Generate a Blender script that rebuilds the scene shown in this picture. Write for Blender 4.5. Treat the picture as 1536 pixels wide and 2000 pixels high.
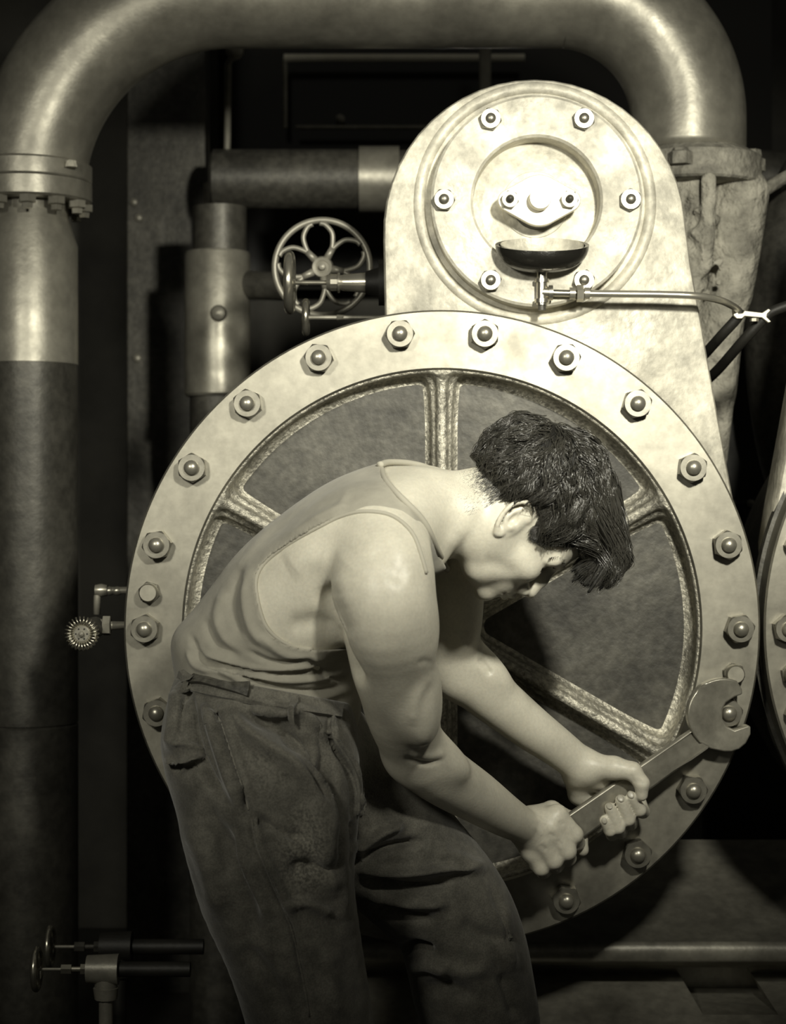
import bpy, bmesh, math, random
import numpy as np
from mathutils import Vector, Matrix
from mathutils.bvhtree import BVHTree
random.seed(7); np.random.seed(7)
for o in list(bpy.data.objects): bpy.data.objects.remove(o)
scene = bpy.context.scene
COL = scene.collection

# ------------------------------------------------------------ camera
CZ = 1.12; FPX = 3770.0
cd = bpy.data.cameras.new('camera'); cam = bpy.data.objects.new('camera', cd); COL.objects.link(cam)
cam.location = (0, 0, CZ); cam.rotation_euler = (math.pi/2, 0, 0)
cd.sensor_fit = 'HORIZONTAL'; cd.sensor_width = 36; cd.lens = FPX/1536*36
cd.clip_start = .05; cd.clip_end = 50
cd.dof.use_dof = True; cd.dof.focus_distance = 2.75; cd.dof.aperture_fstop = 7.0
scene.camera = cam
scene.view_settings.view_transform = 'Standard'; scene.view_settings.look = 'None'
scene.view_settings.gamma = 1; scene.view_settings.use_curve_mapping = False
scene.view_settings.exposure = 0.0
# ------------------------------------------------------------ world
w = bpy.data.worlds.new('world'); scene.world = w; w.use_nodes = True
w.node_tree.nodes['Background'].inputs[0].default_value = (1, .96, .80, 1)
w.node_tree.nodes['Background'].inputs[1].default_value = .05
# ------------------------------------------------------------ lamps
def aim(o, t):
    d = Vector(t) - o.location; o.rotation_euler = d.to_track_quat('-Z', 'Y').to_euler()
def spot(name, loc, tgt, watts, ang, blend, rad, col=(1, .965, .82)):
    l = bpy.data.lights.new(name, 'SPOT'); l.energy = watts; l.spot_size = math.radians(ang)
    l.spot_blend = blend; l.shadow_soft_size = rad; l.color = col
    o = bpy.data.objects.new(name, l); COL.objects.link(o); o.location = loc; aim(o, tgt); return o
def area(name, loc, tgt, watts, size, col=(1, .965, .82)):
    l = bpy.data.lights.new(name, 'AREA'); l.energy = watts; l.shape = 'DISK'; l.size = size; l.color = col
    o = bpy.data.objects.new(name, l); COL.objects.link(o); o.location = loc; aim(o, tgt); return o
spot('key_lamp', (.58, .95, 1.95), (.22, 3.0, 1.44), 255, 53, 1.0, .08)
spot('left_lamp', (-.95, .5, 1.9), (-.28, 3.0, 1.33), 105, 52, 1.0, .15)

# ------------------------------------------------------------ helpers
def P(px, py, y): return Vector(((px-768)*y/FPX, y, CZ-(py-1000)*y/FPX))
def M(px, y): return px*y/FPX            # pixel length at a distance, in metres
def G(v, warm=1.0): return (v, v*.955, v*(.80 if warm else .9), 1)
ORG = {}
def tag(o, label=None, cat=None, group=None, kind=None):
    if label: o['label'] = label
    if cat: o['category'] = cat
    if group: o['group'] = group
    if kind: o['kind'] = kind
    return o
def thing(name, label, cat, loc=(0, 0, 0), group=None):
    o = bpy.data.objects.new(name, None); o.empty_display_size = .05; COL.objects.link(o)
    o.location = loc; ORG[o] = Vector(loc); return tag(o, label, cat, group)
def obj(name, V, F, mat, parent=None, smooth=32, bevel=0, loc=None):
    """one mesh object; V in world coordinates unless loc is given"""
    me = bpy.data.meshes.new(name)
    off = ORG[parent] if parent else Vector((0, 0, 0))
    V = np.asarray(V, dtype=np.float64)
    if loc is None: V = V - np.array(off); me.from_pydata(V.tolist(), [], F if isinstance(F, list) else F.tolist())
    else: me.from_pydata(V.tolist(), [], F if isinstance(F, list) else F.tolist())
    me.validate(); me.update()
    if mat: me.materials.append(mat)
    if smooth:
        me.shade_smooth()
        if smooth < 180: me.set_sharp_from_angle(angle=math.radians(smooth))
    o = bpy.data.objects.new(name, me); COL.objects.link(o)
    if parent: o.parent = parent
    ORG[o] = off
    if loc is not None:
        o.location = Vector(loc)-off; ORG[o] = Vector(loc)
    if bevel:
        b = o.modifiers.new('bevel', 'BEVEL'); b.width = bevel; b.segments = 2; b.limit_method = 'ANGLE'; b.angle_limit = math.radians(40)
    return o
class MB:
    def __init__(s): s.V = []; s.F = []
    def add(s, V, F):
        n = len(s.V); s.V += [tuple(v) for v in V]; s.F += [[i+n for i in f] for f in F]; return s
    def lathe(s, prof, c, axis=(0, 1, 0), n=64, cap=True):
        """prof: list of (radius, height along axis)"""
        a = Vector(axis).normalized(); u = a.orthogonal().normalized(); v = a.cross(u); c = Vector(c)
        V = []; F = []
        for r, h in prof:
            for i in range(n):
                t = 2*math.pi*i/n
                V.append(c+a*h+(u*math.cos(t)+v*math.sin(t))*max(r, 1e-5))
        for j in range(len(prof)-1):
            for i in range(n):
                k = (i+1) % n; F.append([j*n+i, j*n+k, (j+1)*n+k, (j+1)*n+i])
        if cap:
            F.append([i for i in range(n)][::-1]); F.append([(len(prof)-1)*n+i for i in range(n)])
        return s.add(V, F)
    def tube(s, pts, r, n=16, cap=True, flat=None):
        pts = [Vector(p) for p in pts]; R = r if hasattr(r, '__len__') else [r]*len(pts)
        V = []; F = []; prev = None
        for i, p in enumerate(pts):
            d = (pts[min(i+1, len(pts)-1)]-pts[max(i-1, 0)]).normalized()
            if prev is None: u = d.orthogonal().normalized()
            else: u = (prev-d*prev.dot(d)).normalized()
            prev = u; v = d.cross(u)
            for k in range(n):
                t = 2*math.pi*k/n; V.append(p+(u*math.cos(t)+v*math.sin(t))*R[i])
        for i in range(len(pts)-1):
            for k in range(n):
                q = (k+1) % n; F.append([i*n+k, i*n+q, (i+1)*n+q, (i+1)*n+k])
        if cap: F.append(list(range(n))[::-1]); F.append([(len(pts)-1)*n+k for k in range(n)])
        return s.add(V, F)
    def prism(s, pts, d):
        """pts: closed 3D outline; d: extrusion vector"""
        n = len(pts); V = [Vector(p) for p in pts]; V += [p+Vector(d) for p in V]
        F = [list(range(n)), [n+i for i in range(n)][::-1]] + [[i, n+i, n+(i+1) % n, (i+1) % n] for i in range(n)]
        return s.add(V, F)
    def box(s, a, b):
        x0, y0, z0 = a; x1, y1, z1 = b
        return s.prism([(x0, y0, z0), (x1, y0, z0), (x1, y0, z1), (x0, y0, z1)], (0, y1-y0, 0))
    def ring(s, c, R, r, axis=(0, 1, 0), n=64, m=14, ey=1.0):
        a = Vector(axis).normalized(); u = a.orthogonal().normalized(); v = a.cross(u); c = Vector(c)
        V = []; F = []
        for i in range(n):
            t = 2*math.pi*i/n; d = u*math.cos(t)+v*math.sin(t)
            for k in range(m):
                q = 2*math.pi*k/m; V.append(c+d*(R+r*math.cos(q))+a*r*ey*math.sin(q))
        for i in range(n):
            for k in range(m):
                F.append([i*m+k, ((i+1) % n)*m+k, ((i+1) % n)*m+(k+1) % m, i*m+(k+1) % m])
        return s.add(V, F)
    def build(s, name, mat, parent=None, smooth=32, bevel=0, loc=None):
        o = obj(name, s.V, s.F, mat, parent, smooth, bevel, loc)
        bm = bmesh.new(); bm.from_mesh(o.data); bmesh.ops.recalc_face_normals(bm, faces=bm.faces); bm.to_mesh(o.data); bm.free()
        if smooth and smooth < 180: o.data.set_sharp_from_angle(angle=math.radians(smooth))
        return o
def arc(c, r, a0, a1, n):
    return [(c[0]+r*math.cos(math.radians(a0+(a1-a0)*i/n)), c[1]+r*math.sin(math.radians(a0+(a1-a0)*i/n))) for i in range(n+1)]
def spline(pts, n=8):
    P_ = [np.array(p, float) for p in pts]; P_ = [2*P_[0]-P_[1]]+P_+[2*P_[-1]-P_[-2]]; out = []
    for i in range(1, len(P_)-2):
        for k in range(n):
            t = k/n; a, b, c, d = P_[i-1:i+3]
            out.append(.5*((2*b)+(-a+c)*t+(2*a-5*b+4*c-d)*t*t+(-a+3*b-3*c+d)*t**3))
    out.append(P_[-2]); return out

# ------------------------------------------------------------ materials
def mat(name, v, rough=.5, metal=0., spec=.5, var=None, bumps=(), sss=0, rvar=0, aniso=None, warm=1, sheen=0, coat=0):
    """v: grey value; var: (scale, low, high, detail[, stretch]) mottling; bumps: [(scale, strength, distance)]"""
    m = bpy.data.materials.new(name); m.use_nodes = True; nt = m.node_tree; N = nt.nodes; L = nt.links
    b = N['Principled BSDF']; b.inputs['Base Color'].default_value = G(v, warm)
    b.inputs['Roughness'].default_value = rough; b.inputs['Metallic'].default_value = metal
    b.inputs['Specular IOR Level'].default_value = spec
    if sss:
        b.inputs['Subsurface Weight'].default_value = sss; b.inputs['Subsurface Radius'].default_value = (.012, .008, .005); b.inputs['Subsurface Scale'].default_value = .5
    if sheen: b.inputs['Sheen Weight'].default_value = sheen
    if coat: b.inputs['Coat Weight'].default_value = coat; b.inputs['Coat Roughness'].default_value = .25
    tc = N.new('ShaderNodeTexCoord')
    def noise(scale, detail=6, stretch=None, rough_=.6):
        n = N.new('ShaderNodeTexNoise'); n.inputs['Scale'].default_value = scale; n.inputs['Detail'].default_value = detail; n.inputs['Roughness'].default_value = rough_
        if stretch:
            mp = N.new('ShaderNodeMapping'); mp.inputs['Scale'].default_value = stretch; L.new(tc.outputs['Object'], mp.inputs[0]); L.new(mp.outputs[0], n.inputs['Vector'])
        else: L.new(tc.outputs['Object'], n.inputs['Vector'])
        return n
    if var:
        vs = var if isinstance(var, list) else [var]; prev = None
        for q in vs:
            n = noise(q[0], q[3] if len(q) > 3 else 6, q[4] if len(q) > 4 else None)
            r = N.new('ShaderNodeValToRGB'); r.color_ramp.elements[0].position = .36; r.color_ramp.elements[1].position = .64
            r.color_ramp.elements[0].color = (q[1],)*3+(1,); r.color_ramp.elements[1].color = (q[2],)*3+(1,)
            L.new(n.outputs[0], r.inputs[0])
            mx = N.new('ShaderNodeMix'); mx.data_type = 'RGBA'; mx.blend_type = 'MULTIPLY'; mx.inputs[0].default_value = 1
            if prev is None: mx.inputs[6].default_value = G(v, warm)
            else: L.new(prev, mx.inputs[6])
            L.new(r.outputs[0], mx.inputs[7]); prev = mx.outputs[2]
        L.new(prev, b.inputs['Base Color'])
    if rvar:
        n = noise(14, 5); mr = N.new('ShaderNodeMapRange'); mr.inputs[1].default_value = .3; mr.inputs[2].default_value = .7
        mr.inputs[3].default_value = max(.05, rough-rvar); mr.inputs[4].default_value = min(1, rough+rvar)
        L.new(n.outputs[0], mr.inputs[0]); L.new(mr.outputs[0], b.inputs['Roughness'])
    pn = None
    for q in bumps:
        n = noise(q[0], 4, q[3] if len(q) > 3 else None); bp = N.new('ShaderNodeBump'); bp.inputs['Strength'].default_value = q[1]; bp.inputs['Distance'].default_value = q[2]
        L.new(n.outputs[0], bp.inputs['Height'])
        if pn: L.new(pn, bp.inputs['Normal'])
        pn = bp.outputs[0]
    if pn: L.new(pn, b.inputs['Normal'])
    return m
m_paint = mat('cream_cast_paint', .80, .55, .15, .5, var=[(6, .55, 1.08, 10), (26, .68, 1.08, 9), (90, .85, 1.05, 5)], bumps=[(9, .35, .02), (70, .35, .004)], rvar=.12)
m_ring = mat('planed_steel_ring', .36, .48, .85, .5, var=[(5, .72, 1.05, 8), (60, .88, 1.04, 5)], bumps=[(120, .06, .001)], rvar=.1)
m_web = mat('dark_sand_cast_iron', .50, .42, .55, .6, var=[(9, .55, 1.3, 8), (150, .6, 1.4, 4)], bumps=[(12, .35, .015), (170, .9, .004)], rvar=.12)
m_nut = mat('bright_steel_nut', .30, .36, .75, .5, var=(30, .7, 1.05, 5), bumps=[(60, .12, .001)])
m_stud = mat('polished_dome', .42, .33, .7, .5, var=(40, .8, 1.05, 4))
m_gland = mat('machined_gland', .85, .4, .3, .5, var=(20, .9, 1.02, 5))
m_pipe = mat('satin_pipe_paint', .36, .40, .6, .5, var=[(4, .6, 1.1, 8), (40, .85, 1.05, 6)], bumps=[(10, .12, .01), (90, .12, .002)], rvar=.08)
m_pipe_low = mat('dark_pipe', .085, .45, .4, .5, var=[(5, .6, 1.2, 8), (50, .7, 1.1, 6)], bumps=[(60, .25, .003)])  # much darker than the satin pipe paint
m_crust = mat('crusted_flange', .30, .7, .1, .4, var=[(11, .45, 1.25, 9), (60, .7, 1.1, 6)], bumps=[(14, .8, .02), (60, .8, .006)])
m_crust_w = mat('white_lime_crust', .50, .8, 0, .3, var=[(16, .45, 1.1, 9)], bumps=[(25, 1, .02), (90, .6, .005)])
m_iron = mat('dark_machine_iron', .075, .5, .3, .5, var=[(6, .5, 1.3, 8), (60, .7, 1.2, 5)], bumps=[(30, .3, .005)])
m_bed = mat('bed_plate_paint', .30, .42, .3, .5, var=[(5, .6, 1.15, 8), (45, .8, 1.1, 5)], bumps=[(20, .15, .006), (90, .2, .002)])
m_black = mat('sooty_iron', .018, .55, .2, .5, var=(8, .5, 1.3, 6), bumps=[(30, .3, .004)])
m_bowl = mat('black_oil_cup', .02, .22, .4, .6, bumps=[(80, .3, .002)])
m_brass = mat('polished_brass', .62, .22, .9, .5, var=(25, .85, 1.05, 4))
m_dullmetal = mat('dull_wheel_iron', .30, .42, .4, .5, var=(20, .75, 1.1, 5))
m_tube = mat('dull_copper_tube', .42, .3, .7, .5, var=(25, .85, 1.05, 4))
m_wall = mat('soot_dark_wall', .06, .7, 0, .4, var=(3, .5, 1.3, 8), bumps=[(20, .2, .01)])
m_floor = mat('dark_concrete_floor', .03, .6, 0, .4, var=(3, .6, 1.3, 8), bumps=[(30, .3, .005)])
m_glass = mat('dark_glass', .01, .12, 0, .6)
m_wrench = mat('worn_wrench_steel', .40, .33, .6, .5, var=[(12, .7, 1.08, 8), (70, .85, 1.05, 5)], bumps=[(60, .06, .002)], rvar=.1)
m_skin = mat('oily_skin', .66, .42, 0, .5, var=[(16, .90, 1.05, 5), (230, .94, 1.03, 3)], bumps=[(260, .10, .002), (900, .08, .0008)], sss=.12)
m_nail = mat('fingernail', .42, .35, 0, .6)
m_shirt = mat('sleeveless_cotton', .36, .85, 0, .2, var=[(9, .82, 1.05, 6), (60, .94, 1.03, 4)], bumps=[(700, .25, .0015), (35, .2, .005)], sheen=.15)
m_hem = mat('cotton_binding', .42, .8, 0, .2, bumps=[(600, .2, .001)])
m_pants = mat('worn_work_cloth', .135, .75, 0, .3, var=[(7, .7, 1.3, 8), (40, .8, 1.25, 6), (420, .8, 1.2, 3)], bumps=[(500, .3, .002), (30, .35, .006)], sheen=.3)
m_belt = mat('cracked_leather_belt', .075, .45, 0, .5, var=(80, .6, 1.6, 4), bumps=[(150, .4, .002)])
m_hair = mat('dark_oiled_hair', .045, .26, 0, .9)
m_hair_under = mat('hair_shadowed_under_layer', .008, .6, 0, .3)  # near-black hair cap: shade beneath the brighter strands put into its colour
m_boot = mat('black_boot_leather', .03, .4, 0, .5, bumps=[(90, .3, .002)])
def worn_patch(m, ctr, rad, v):
    """threadbare, lighter cloth around one place of the garment (object space)"""
    nt = m.node_tree; N = nt.nodes; L = nt.links; b = N['Principled BSDF']; src = b.inputs['Base Color'].links[0].from_socket
    tc = N.new('ShaderNodeTexCoord'); s = N.new('ShaderNodeVectorMath'); s.operation = 'SUBTRACT'; s.inputs[1].default_value = ctr; L.new(tc.outputs['Object'], s.inputs[0])
    d = N.new('ShaderNodeVectorMath'); d.operation = 'DIVIDE'; d.inputs[1].default_value = rad; L.new(s.outputs[0], d.inputs[0])
    ln = N.new('ShaderNodeVectorMath'); ln.operation = 'LENGTH'; L.new(d.outputs[0], ln.inputs[0])
    mr = N.new('ShaderNodeMapRange'); mr.inputs[1].default_value = 1.1; mr.inputs[2].default_value = .3; mr.inputs[3].default_value = 0; mr.inputs[4].default_value = .8; L.new(ln.outputs['Value'], mr.inputs[0])
    n = N.new('ShaderNodeTexNoise'); n.inputs['Scale'].default_value = 260; n.inputs['Detail'].default_value = 3; L.new(tc.outputs['Object'], n.inputs['Vector'])
    r = N.new('ShaderNodeMapRange'); r.inputs[1].default_value = .42; r.inputs[2].default_value = .62; L.new(n.outputs[0], r.inputs[0])
    mu = N.new('ShaderNodeMath'); mu.operation = 'MULTIPLY'; L.new(mr.outputs[0], mu.inputs[0]); L.new(r.outputs[0], mu.inputs[1])
    mx = N.new('ShaderNodeMix'); mx.data_type = 'RGBA'; L.new(mu.outputs[0], mx.inputs[0]); L.new(src, mx.inputs[6]); mx.inputs[7].default_value = G(v); L.new(mx.outputs[2], b.inputs['Base Color'])
worn_patch(m_pants, tuple(P(600, 1665, 2.455)-Vector((-.06, 2.7, 0))), (.042, .08, .07), .34)
worn_patch(m_pants, tuple(P(520, 1490, 2.43)-Vector((-.06, 2.7, 0))), (.045, .08, .06), .22)
# ------------------------------------------------------------ signed distance volumes
def blur(f, it):
    for _ in range(it):
        for ax in range(3):
            g = np.moveaxis(f, ax, 0); t = g.copy(); t[1:-1] = .25*g[:-2]+.5*g[1:-1]+.25*g[2:]; f = np.moveaxis(t, 0, ax)
    return np.ascontiguousarray(f)
class Vol:
    def __init__(s, lo, hi, h):
        s.lo = np.array(lo, float); s.h = h; s.n = np.ceil((np.array(hi)-s.lo)/h).astype(int)+1
        s.f = np.full(s.n, .06, np.float32)
        s.ax = [(s.lo[i]+h*np.arange(s.n[i])).astype(np.float32) for i in range(3)]
    def reg(s, lo, hi):
        a = np.clip(np.floor((np.array(lo)-s.lo)/s.h).astype(int), 0, s.n); b = np.clip(np.ceil((np.array(hi)-s.lo)/s.h).astype(int)+1, 0, s.n)
        if (b <= a).any(): return None
        return tuple(slice(i, j) for i, j in zip(a, b))
    def op(s, prim, k=.01, mode='add'):
        fn, lo, hi = prim; pad = k+s.h*3+.004
        sl = s.reg(np.array(lo)-pad, np.array(hi)+pad)
        if sl is None: return s
        X = s.ax[0][sl[0]][:, None, None]; Y = s.ax[1][sl[1]][None, :, None]; Z = s.ax[2][sl[2]][None, None, :]
        d = fn(X, Y, Z); f = s.f[sl]
        if mode == 'add':
            hh = np.maximum(k-np.abs(f-d), 0)/k; s.f[sl] = np.minimum(f, d)-hh*hh*k*.25
        elif mode == 'sub':
            hh = np.maximum(k-np.abs(f+d), 0)/k; s.f[sl] = np.maximum(f, -d)+hh*hh*k*.25
        return s
    def add(s, *a, **k): return s.op(*a, **k)
    def sub(s, prim, k=.006): return s.op(prim, k, 'sub')
    def mesh(s, relax=2):
        f = s.f.copy()
        f[0], f[-1] = .05, .05; f[:, 0], f[:, -1] = .05, .05; f[:, :, 0], f[:, :, -1] = .05, .05
        I = f < 0; c = np.zeros(np.array(f.shape)-1, np.uint8)
        for dx in (0, 1):
            for dy in (0, 1):
                for dz in (0, 1):
                    c += I[dx:I.shape[0]-1+dx, dy:I.shape[1]-1+dy, dz:I.shape[2]-1+dz]
        act = (c > 0) & (c < 8); idx = np.full(act.shape, -1, np.int32); cells = np.argwhere(act); idx[act] = np.arange(len(cells))
        vals = {}
        for dx in (0, 1):
            for dy in (0, 1):
                for dz in (0, 1): vals[dx, dy, dz] = f[cells[:, 0]+dx, cells[:, 1]+dy, cells[:, 2]+dz]
        acc = np.zeros((len(cells), 3)); cnt = np.zeros(len(cells))
        ks = list(vals)
        for a in ks:
            for ax in range(3):
                if a[ax] == 0:
                    b = list(a); b[ax] = 1; b = tuple(b); va, vb = vals[a], vals[b]; m = (va < 0) != (vb < 0)
                    t = va[m]/(va[m]-vb[m]); p = np.tile(np.array(a, float), (m.sum(), 1)); p[:, ax] = t
                    acc[m] += p; cnt[m] += 1
        V = s.lo+s.h*(cells+acc/cnt[:, None]); Q = []
        for ax in range(3):
            sa = [slice(None)]*3; sb = [slice(None)]*3; sa[ax] = slice(0, -1); sb[ax] = slice(1, None)
            d = np.argwhere(I[tuple(sa)] != I[tuple(sb)]); o1, o2 = (ax+1) % 3, (ax+2) % 3
            ok = (d[:, o1] > 0) & (d[:, o2] > 0) & (d[:, o1] < f.shape[o1]-1) & (d[:, o2] < f.shape[o2]-1); d = d[ok]
            def at(a1, a2):
                e = d.copy(); e[:, o1] -= a1; e[:, o2] -= a2; return idx[e[:, 0], e[:, 1], e[:, 2]]
            q = np.stack([at(1, 1), at(0, 1), at(0, 0), at(1, 0)], 1); ins = I[d[:, 0], d[:, 1], d[:, 2]]
            q[~ins] = q[~ins][:, ::-1]; Q.append(q)
        F = np.concatenate(Q); F = F[(F >= 0).all(1)]
        V = relax_mesh(V, F, relax); return V, F
def edges_of(F): return np.concatenate([F[:, [0, 1]], F[:, [1, 2]], F[:, [2, 3]], F[:, [3, 0]]])
def relax_mesh(V, F, it, lam=.5):
    E = edges_of(F); E = np.concatenate([E, E[:, ::-1]]); n = len(V); cnt = np.maximum(np.bincount(E[:, 0], minlength=n), 1)
    for i in range(it*2):
        l = lam if i % 2 == 0 else -lam*1.03
        A = np.stack([np.bincount(E[:, 0], V[E[:, 1], k], n) for k in range(3)], 1)/cnt[:, None]; V = V+l*(A-V)
    return V
def normals(V, F):
    a = V[F[:, 2]]-V[F[:, 0]]; b = V[F[:, 3]]-V[F[:, 1]]; n = np.cross(a, b); out = np.zeros_like(V)
    for k in range(4):
        for c in range(3): out[:, c] += np.bincount(F[:, k], n[:, c], len(V))
    return out/np.maximum(np.linalg.norm(out, axis=1), 1e-12)[:, None]
def proj(V): return 768+V[:, 0]*FPX/V[:, 1], 1000-(V[:, 2]-CZ)*FPX/V[:, 1]
def pseg(px, py, pts):
    """distance and 0..1 position along a pixel polyline"""
    best = np.full(len(px), 1e9); tt = np.zeros(len(px)); pts = np.array(pts, float); L = np.r_[0, np.cumsum(np.hypot(*np.diff(pts, axis=0).T))]
    for i in range(len(pts)-1):
        a, b = pts[i], pts[i+1]; ab = b-a; t = np.clip(((px-a[0])*ab[0]+(py-a[1])*ab[1])/(ab@ab+1e-9), 0, 1)
        d = np.hypot(px-a[0]-t*ab[0], py-a[1]-t*ab[1]); m = d < best; best[m] = d[m]; tt[m] = (L[i]+t[m]*(L[i+1]-L[i]))/L[-1]
    return best, tt
def sculpt(V, F, strokes, ylim=(0, 9)):
    """strokes: (pixel polyline, width px, height m[, ymin, ymax]) pushed along the normals of the near side"""
    for st in strokes:
        pts, wd, h = st[:3]; y0, y1 = st[3:5] if len(st) > 3 else ylim
        px, py = proj(V); a = np.array(pts, float)
        if len(pts) > 2: pts = spline(pts, 5); 
        m = (px > a[:, 0].min()-3*wd) & (px < a[:, 0].max()+3*wd) & (py > a[:, 1].min()-3*wd) & (py < a[:, 1].max()+3*wd) & (V[:, 1] > y0) & (V[:, 1] < y1)
        if not m.any(): continue
        N = normals(V, F)[m]; d, t = pseg(px[m], py[m], pts); face = np.clip(-N[:, 1]*2.2+.25, 0, 1)
        amp = h*np.exp(-(d/wd)**2)*face*np.clip(np.minimum(t, 1-t)*5+.12, 0, 1)
        V[m] += N*amp[:, None]
    return V
def vv(a): return np.array(a, np.float32)
def cone(a, b, r1, r2):
    a, b = vv(a), vv(b); ab = b-a; q = float(ab@ab)+1e-12
    def fn(X, Y, Z):
        x, y, z = X-a[0], Y-a[1], Z-a[2]; t = np.clip((x*ab[0]+y*ab[1]+z*ab[2])/q, 0, 1)
        return np.sqrt((x-t*ab[0])**2+(y-t*ab[1])**2+(z-t*ab[2])**2)-(r1+(r2-r1)*t)
    r = max(r1, r2); return fn, np.minimum(a, b)-r, np.maximum(a, b)+r
def ball(c, r): return cone(c, vv(c)+vv((1e-4, 0, 0)), r, r)
def ell(c, r, ax=None):
    c = vv(c); A = np.eye(3, dtype=np.float32) if ax is None else np.array(ax, np.float32); r = vv(r)
    def fn(X, Y, Z):
        x, y, z = X-c[0], Y-c[1], Z-c[2]; s0 = 0; s1 = 0
        for i in range(3):
            q = x*A[i, 0]+y*A[i, 1]+z*A[i, 2]; s0 = s0+(q/r[i])**2; s1 = s1+(q/r[i]**2)**2
        k0 = np.sqrt(s0); k1 = np.sqrt(s1)+1e-9; return k0*(k0-1)/k1
    e = np.sqrt(((A*r[:, None])**2).sum(0)); return fn, c-e, c+e
def eseg(p, q, a1, a2, b1, b2, side=(0, 1, 0)):
    """elliptic tapered capsule: a = half size across (perpendicular to side), b = half size along side"""
    p, q = vv(p), vv(q); ax = q-p; L = float(np.linalg.norm(ax)); ax = ax/L; sd = vv(side); sd = sd-ax*(sd@ax); sd /= np.linalg.norm(sd); n1 = np.cross(ax, sd)
    def fn(X, Y, Z):
        x, y, z = X-p[0], Y-p[1], Z-p[2]; s = x*ax[0]+y*ax[1]+z*ax[2]; t = np.clip(s/L, 0, 1); e = s-t*L
        u = x*n1[0]+y*n1[1]+z*n1[2]; v = x*sd[0]+y*sd[1]+z*sd[2]; a = a1+(a2-a1)*t; b = b1+(b2-b1)*t; m = np.minimum(a, b)
        k = np.sqrt((u/a)**2+(v/b)**2+(e/m)**2)+1e-9; return np.sqrt(u*u+v*v+e*e)*(1-1/k)+0*k
    r = max(a1, a2, b1, b2); return fn, np.minimum(p, q)-r, np.maximum(p, q)+r
def multi(pr, kk=0):
    lo = np.min([p[1] for p in pr], 0); hi = np.max([p[2] for p in pr], 0)
    def fn(X, Y, Z):
        out = np.full(np.broadcast(X, Y, Z).shape, .2, np.float32); ax = [X.ravel(), Y.ravel(), Z.ravel()]
        for f_, l_, h_ in pr:
            sl = [slice(int(np.searchsorted(q, l_[i]-.045)), int(np.searchsorted(q, h_[i]+.045))) for i, q in enumerate(ax)]
            if any(t.stop <= t.start for t in sl): continue
            o = out[sl[0], sl[1], sl[2]]; d = f_(X[sl[0]], Y[:, sl[1]], Z[:, :, sl[2]]); np.minimum(o, d, out=o)
        return out
    return fn, lo, hi
def chain(vol, st, k=.012, n=5):
    """st: (px, py, y, radius m)"""
    pts = spline([(*P(a, b, c), r) for a, b, c, r in st], n) if len(st) > 2 else [np.array((*P(a, b, c), r)) for a, b, c, r in st]
    vol.add(multi([cone(pts[i][:3], pts[i+1][:3], pts[i][3], pts[i+1][3]) for i in range(len(pts)-1)]), k=k)
def echain(vol, st, k=.02, n=6, side=(0, 1, 0), k2=.003):
    pts = spline([(*P(a, b, c), r, s) for a, b, c, r, s in st], n)
    vol.add(multi([eseg(pts[i][:3], pts[i+1][:3], pts[i][3], pts[i+1][3], pts[i][4], pts[i+1][4], side) for i in range(len(pts)-1)], .004), k=k)

# ------------------------------------------------------------ setting
def struct(o): o['kind'] = 'structure'; return o
struct(MB().box((-2.6, -0.6, -.1), (3.4, 5.3, 0)).build('floor', m_floor, smooth=0))
struct(MB().box((-2.6, 5.2, 0), (3.4, 5.3, 3.6)).build('wall_back', m_wall, smooth=0))
struct(MB().box((-2.7, -0.6, 0), (-2.6, 5.3, 3.6)).build('wall_left', m_wall, smooth=0))

# ------------------------------------------------------------ shared nut meshes
def hex_prof(R, h, ch, dome=True, n=48):
    """hexagon nut seen along -Y, base at y=0, top at y=-h, round chamfer"""
    V = []; F = []; rings = [(0, 1e9), (-h+ch, 1e9), (-h+ch*.35, R*.955), (-h, R*.86), (-h, R*.52)]
    for y, lim in rings:
        for i in range(n):
            t = 2*math.pi*i/n; a = (t % (math.pi/3))-math.pi/6; rh = R*math.cos(math.pi/6)/math.cos(a); r = min(rh, lim)
            V.append((r*math.cos(t), y, r*math.sin(t)))
    for j in range(len(rings)-1):
        for i in range(n): k = (i+1) % n; F.append([j*n+i, j*n+k, (j+1)*n+k, (j+1)*n+i])
    F.append(list(range(n))); F.append([(len(rings)-1)*n+i for i in range(n)][::-1])
    return V, F
def dome_prof(r, h0, h1, n=24):
    pr = [(r, 0), (r, h0)]+[(r*math.cos(a), h0+(h1-h0)*math.sin(a)) for a in [i*math.pi/2/7 for i in range(1, 8)]]
    return pr
NUTS = {}
def nut(c, R, h, ang, parent, dome=.5, mats=None, stud_r=.48, stud_h=.42, name='nut', sname='stud'):
    key = (round(R, 4), round(h, 4), dome, stud_r, stud_h, name, mats[0].name if mats else '')
    mt = mats or (m_nut, m_stud)
    if key not in NUTS:
        a = MB().add(*hex_prof(R, h, h*.22)).build(name, mt[0], parent, 28, 0, c)
        b = MB().lathe([(r, h*.9+q) for r, q in dome_prof(R*stud_r, h*.1+h*stud_h*.25, h*.1+h*stud_h)] if dome else [(R*stud_r, h*.9), (R*stud_r, h+h*stud_h*.8), (R*stud_r*.88, h+h*stud_h)],
                       (0, 0, 0), (0, -1, 0), 28).build(sname, mt[1], a, 35, 0, c)
        b.location = (0, 0, 0); ORG[b] = Vector(c); NUTS[key] = (a.data, b.data)
    else:
        a = bpy.data.objects.new(name, NUTS[key][0]); b = bpy.data.objects.new(sname, NUTS[key][1]); COL.objects.link(a); COL.objects.link(b)
        a.parent = parent; b.parent = a; a.location = Vector(c)-ORG[parent]; ORG[a] = Vector(c)
    a.rotation_euler = (0, ang, 0); return a

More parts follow.
